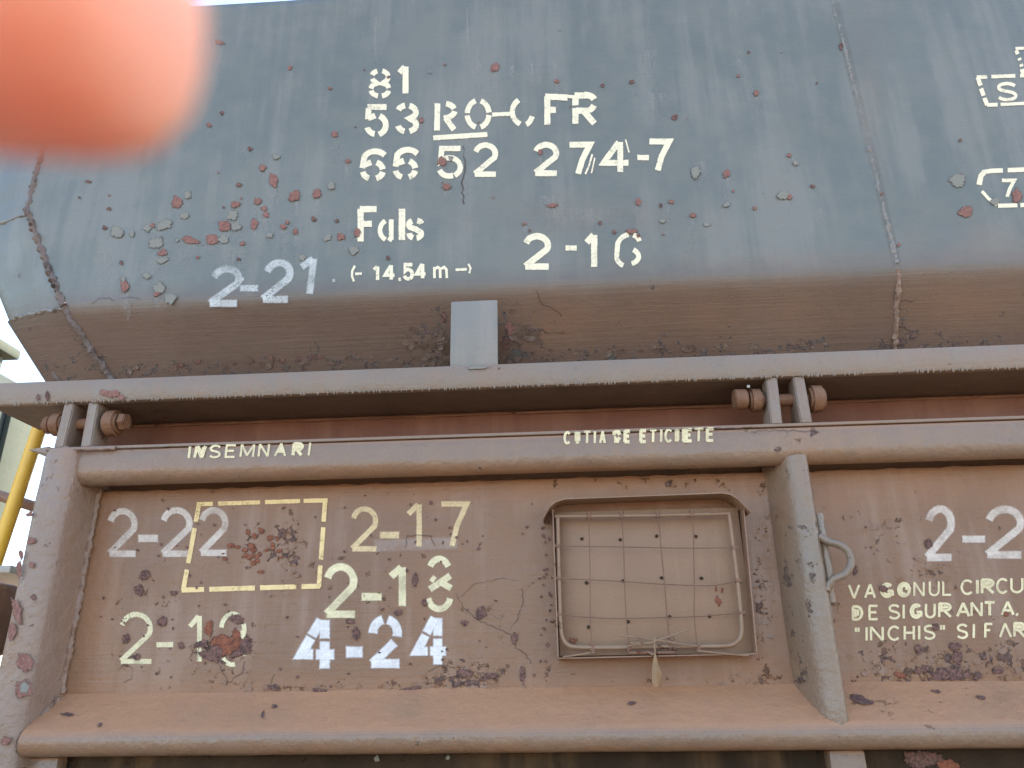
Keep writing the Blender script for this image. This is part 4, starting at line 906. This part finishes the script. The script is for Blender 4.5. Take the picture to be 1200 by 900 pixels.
chips(dc, SD, dp, mat='chips_door')
cracks([(1.4, [(535, 695), (542, 712), (556, 724), (572, 732), (583, 737), (598, 743), (605, 760), (617, 767), (622, 778)]), (1.4, [(598, 738), (607, 725), (613, 706), (611, 690)]), (1., [(540, 700), (555, 685), (585, 678), (608, 680)]), (1.3, [(475, 642), (478, 628), (492, 627), (505, 628), (510, 640)]), (1.3, [(503, 787), (520, 779), (548, 786), (575, 790), (582, 800)]), (1.2, [(500, 802), (530, 793), (565, 797)]), (1.2, [(313, 812), (318, 800), (322, 790)]), (1.3, [(232, 780), (231, 765), (236, 755)]), (1.3, [(258, 780), (268, 800), (285, 788), (287, 775)]), (1., [(140, 785), (146, 778), (155, 783), (154, 796), (145, 800)])], SD, dp)
set_wear(dp, [(300, 645, 40, 26, .35), (338, 645, 20, 45, .6), (265, 765, 45, 30, .6), (190, 700, 45, 30, .25), (430, 700, 60, 40, .3), (550, 790, 55, 18, .7), (430, 806, 200, 9, .55), (150, 780, 40, 25, .3), (570, 735, 40, 30, .35), (640, 690, 10, 100, .25), (892, 690, 14, 110, .55), (895, 790, 30, 16, .6), (760, 800, 120, 8, .4), (760, 566, 140, 12, .4), (500, 640, 50, 14, .25)], .02)
flakes([(x, min(y, 806), r) for (x, y, r) in [(cx+random.gauss(0, sx), cy+random.gauss(0, sy), random.uniform(2, 5)) for (cx, cy, sx, sy, k) in ((548, 788, 26, 8, 24), (268, 775, 22, 12, 16), (450, 806, 120, 4, 26), (895, 660, 7, 60, 30), (895, 800, 30, 5, 14), (338, 650, 12, 26, 26)) for _ in range(k)] if 110 < x < 905], SD, dp, M['door'])
chips([(1110, 790, 20, 7, 'd'), (1080, 785, 12, 4, 'd'), (1128, 792, 14, 4, 'd'), (1055, 791, 8, 3, 'r'), (1145, 792, 5, 4, 'd'), (1118, 757, 7, 5, 'd'), (1122, 770, 6, 8, 'd'), (1088, 638, 5, 5, 'd'), (1076, 760, 4, 6, 'd'), (1178, 720, 3, 3, 'r'), (1096, 735, 5, 4, 'd'), (1170, 785, 6, 4, 'd'), (1002, 668, 3, 6, 'd'), (1035, 690, 4, 4, 'd')], SD, dp2, mat='chips_door')
set_wear(dp2, [(1025, 620, 34, 22, .55), (1090, 672, 38, 28, .55), (1032, 765, 30, 28, .45), (1115, 778, 60, 22, .75), (1185, 770, 26, 26, .5), (1100, 800, 200, 8, .5), (975, 740, 8, 70, .5), (1150, 720, 60, 30, .2)], .03)
flakes([(cx+random.gauss(0, sx), min(795, cy+random.gauss(0, sy)), random.uniform(2, 6)) for (cx, cy, sx, sy, k) in ((1105, 780, 40, 9, 40), (1025, 618, 16, 10, 18), (1092, 668, 20, 12, 20), (1030, 780, 16, 8, 16), (1185, 785, 12, 7, 12)) for _ in range(k)], SD, dp2, M['door'])
# rusty wash running over the edges of the panels
set_wear(dp, [(300, 568, 500, 26, .7), (760, 566, 300, 24, .7), (112, 690, 26, 150, .6), (450, 806, 700, 12, .5), (890, 760, 40, 60, .35), (520, 690, 60, 90, .15)], 0., None, 'stain')
set_wear(dp2, [(1080, 560, 300, 30, .75), (970, 700, 26, 150, .5), (1090, 800, 300, 12, .5)], 0., None, 'stain')
set_wear(slope, [(800, 370, 300, 40, .2), (640, 385, 40, 30, .3)], 0., None, 'stain')
set_wear(slope2, [(1130, 360, 120, 40, .22)], 0., None, 'stain')
set_wear(brail, [(600, 878, 900, 8, .55), (40, 860, 40, 30, .4)], 0., None, 'stain')
set_wear(rail, [(600, 552, 900, 9, .55), (950, 530, 40, 30, .3)], 0., None, 'stain')
set_wear(post, [(85, 700, 14, 220, .35), (10, 740, 14, 90, .35)], 0., None, 'stain')
set_wear(rib, [(915, 600, 14, 60, .45), (945, 790, 30, 60, .25)], 0., None, 'stain')
set_wear(side, [(680, 255, 120, 20, .12), (900, 305, 260, 14, .12)], 0., None, 'stain')
set_wear(side2, [(1150, 290, 90, 30, .2), (1015, 160, 16, 200, .12)], 0., None, 'stain')
# rails, post, beam
chips([(80, 838, 7, 2, 'd'), (117, 850, 3, 2, 'd'), (1010, 822, 13, 4, 'd'), (1005, 818, 9, 3, 'd'), (322, 828, 3, 2, 'd'), (1097, 811, 6, 2, 'd'), (1150, 818, 6, 2, 'd'), (740, 825, 4, 2, 'd'), (308, 838, 2, 5, 'd')], SB, brail, .002)
set_wear(brail, [(1010, 825, 60, 14, .4), (1060, 850, 60, 14, .35), (1150, 815, 40, 16, .35), (90, 840, 30, 14, .25), (450, 866, 200, 10, .15)], -.05)
set_wear(rail, [(95, 530, 40, 10, .3), (930, 515, 50, 20, .45), (840, 502, 60, 5, .4), (1100, 545, 120, 10, .3), (600, 550, 300, 8, .2)], -.05)
chips([(30, 775, 10, 11, 'r'), (29, 807, 10, 11, 'r'), (29, 806, 5, 7, 'g'), (7, 868, 6, 5, 'r'), (20, 715, 5, 14, 'r'), (15, 740, 4, 10, 'r'), (38, 634, 5, 4, 'r'), (36, 603, 4, 3, 'r'), (38, 662, 3, 4, 'r'), (26, 650, 3, 6, 'r'), (24, 668, 3, 10, 'r'), (40, 700, 3, 3, 'd')], SP, post, .0035)
set_wear(post, [(20, 730, 14, 60, .3), (60, 560, 30, 30, .15)], 0.)
SBm = Surf(lambda px, py: on(px, py, 1.8985), (0, -1, 0))
chips([(134, 462, 9, 4, 'r'), (122, 460, 5, 3, 'r'), (143, 466, 5, 3, 'r'), (45, 466, 2, 4, 'd'), (56, 464, 2, 5, 'd'), (560, 431, 12, 2, 'g')], SBm, beam, .003)
set_wear(beam, [(130, 462, 26, 12, .3), (50, 466, 24, 12, .35), (560, 430, 60, 6, .3), (820, 428, 80, 12, .12), (930, 430, 40, 10, .25)], -.05)
cracks([(1.3, [(95, 527), (140, 527), (200, 524)]), (1.3, [(760, 504), (830, 503), (905, 501)]), (1.2, [(880, 506), (930, 504), (960, 507)])], ST, rail, .0028)
set_wear(rib, [(927, 680, 12, 34, .65), (935, 780, 14, 50, .35), (925, 600, 16, 40, .35), (955, 650, 8, 120, .25)], .08)

# --- handrail at the wagon's end
hr = tube('handrail', M['yellow'], W, lerp_pts([on(57, 470, 2.75), on(-30, 730, 2.75), on(-82, 885, 2.75)], .05), .026, 14, 0, 'yellow tubular handrail at the wagon end')
tube('cross_rail', M['tray'], hr, lerp_pts([on(-60, 562, 2.82), on(60, 600, 2.82)], .05), .021, 12)
box('end_step', M['palesteel'], W, -2.20, -1.88, 2.55, 3.1, 1.985, 2.01, .003)
box('end_board', M['oxide'], W, -2.06, -1.90, 2.86, 2.9, 2.02, 2.36, .004, 'faded red board at the wagon end')
box('end_bracket', M['rusty'], W, -1.72, -1.60, 2.14, 2.25, 1.70, 1.90, .02, 'rusty lump of bracket beside the door post')

# ================================================================== neighbouring wagon
NBW = thing('covered_wagon', 'grey green covered wagon standing beyond the left end of the hopper', 'freight wagon', (-7, 3.6, 0))
box('body', M['neighbour'], NBW, -11, -4.03, 2.3, 4.92, 1.1, 3.90, .02)
box('roof', M['neighbour'], NBW, -11.05, -3.97, 2.2, 5.0, 3.905, 3.985, .02)
for y in (3.2, 4.1, 4.55): box('corner_strip', M['neighbour2'], NBW, -4.028, -3.99, y, y+.05, 1.2, 3.9, .004)
box('lower_body', M['neighbour2'], NBW, -4.02, -3.66, 2.4, 4.9, 1.1, 3.58, .02)
for y in (4.0, 4.6): box('corner_strip', M['neighbour'], NBW, -3.658, -3.62, y, y+.22, 1.2, 3.56, .004)

# ================================================================== hand in front of the lens
def skin():
    n = N('sunlit skin'); P = n.coord()
    c = n.mix(n.noise(P, 60, 5), (.99, .37, .25), (.98, .355, .235))
    n.bsdf(Base_Color=c, Roughness=.5, Subsurface_Weight=1., Subsurface_Radius=(1., .42, .32), Subsurface_Scale=.02, Specular_IOR_Level=.2, Normal=n.nrm(n.bump(n.noise(P, 900, 3), .0003, .6))); return n.m
def camp(x, y, d): return CP+R*x+U*y+F*d
PX = .05/900
tipx, tipy = (290-600)*PX, (450+6)*PX
def hand():
    HB = camp(-.16, .06, .075)
    vs, fs = [], []
    chains = []
    V = []; E = []; RAD = []
    def chain(pts, rads, root=None):
        prev = root
        for p, r in zip(pts, rads):
            V.append(p); RAD.append(r); i = len(V)-1
            if prev is not None: E.append((prev, i))
            prev = i
        return prev
    x0, y0 = tipx, tipy
    wrist = chain([camp(-.215, .035, .10)], [.027])
    palm = chain([camp(-.165, .033, .085)], [.032], wrist)
    # pointing finger reaching into the corner of the view
    chain([camp(-.125, y0+.010, .066), camp(-.095, y0+.010, .059), camp(-.066, y0+.006, .054), camp(-.045, y0+.002, .051), camp(x0-.0105, y0, .050), camp(x0-.004, y0, .050)], [.0145, .0124, .0121, .0121, .0118, .0098], palm)
    for k, (dy, ln) in enumerate(((.020, .030), (.040, .028), (.058, .024))):
        b_ = (-.135, y0+dy, .070-.004*k)
        chain([camp(*b_), camp(b_[0]+ln, b_[1]+.004, b_[2]-.012), camp(b_[0]+ln+.004, b_[1]+.004, b_[2]-.034), camp(b_[0]+ln-.020, b_[1]+.003, b_[2]-.042)], [.0105, .0092, .0086, .0074], palm)
    chain([camp(-.175, .015, .070), camp(-.155, -.008, .045), camp(-.140, -.016, .020), camp(-.128, -.018, .002)], [.014, .0115, .0105, .0085], palm)
    chain([camp(-.27, .03, .08), camp(-.36, .0, .02)], [.028, .036], wrist)
    me = D.meshes.new('hand'); me.from_pydata([v-HB for v in V], E, []); me.update()
    o = D.objects.new('hand', me); COL.objects.link(o); o.location = HB
    sm = o.modifiers.new('skin', 'SKIN'); sm.use_smooth_shade = True
    for i, sv in enumerate(me.skin_vertices[0].data):
        sv.radius = (RAD[i], RAD[i]); sv.use_root = (i == 0)
    ss = o.modifiers.new('sub', 'SUBSURF'); ss.levels = 2; ss.render_levels = 2
    dg = bpy.context.evaluated_depsgraph_get(); me2 = D.meshes.new_from_object(o.evaluated_get(dg))
    o.modifiers.clear(); o.data = me2; me2.materials.clear(); me2.materials.append(skin())
    for p in me2.polygons: p.use_smooth = True
    o['label'] = 'blurred orange pink fingertip of a hand close to the lens in the upper left corner'; o['category'] = 'hand'
    # nail on the upper side of the finger
    bm = bmesh.new(); bmesh.ops.create_uvsphere(bm, u_segments=16, v_segments=8, radius=1, matrix=Matrix.Translation(camp(x0-.010, y0+.006, .0545)-HB) @ m.to_3x3().to_4x4() @ Matrix.Diagonal((.0062, .0030, .0045, 1)))
    nm = N('nail'); nm.bsdf(Base_Color=(.75, .42, .34), Roughness=.25, Subsurface_Weight=.6, Subsurface_Radius=(1, .4, .25), Subsurface_Scale=.004)
    me3 = bm_mesh('fingernail', bm); me3.materials.append(nm.m)
    for p in me3.polygons: p.use_smooth = True
    f = D.objects.new('fingernail', me3); COL.objects.link(f); f.parent = o
hand()
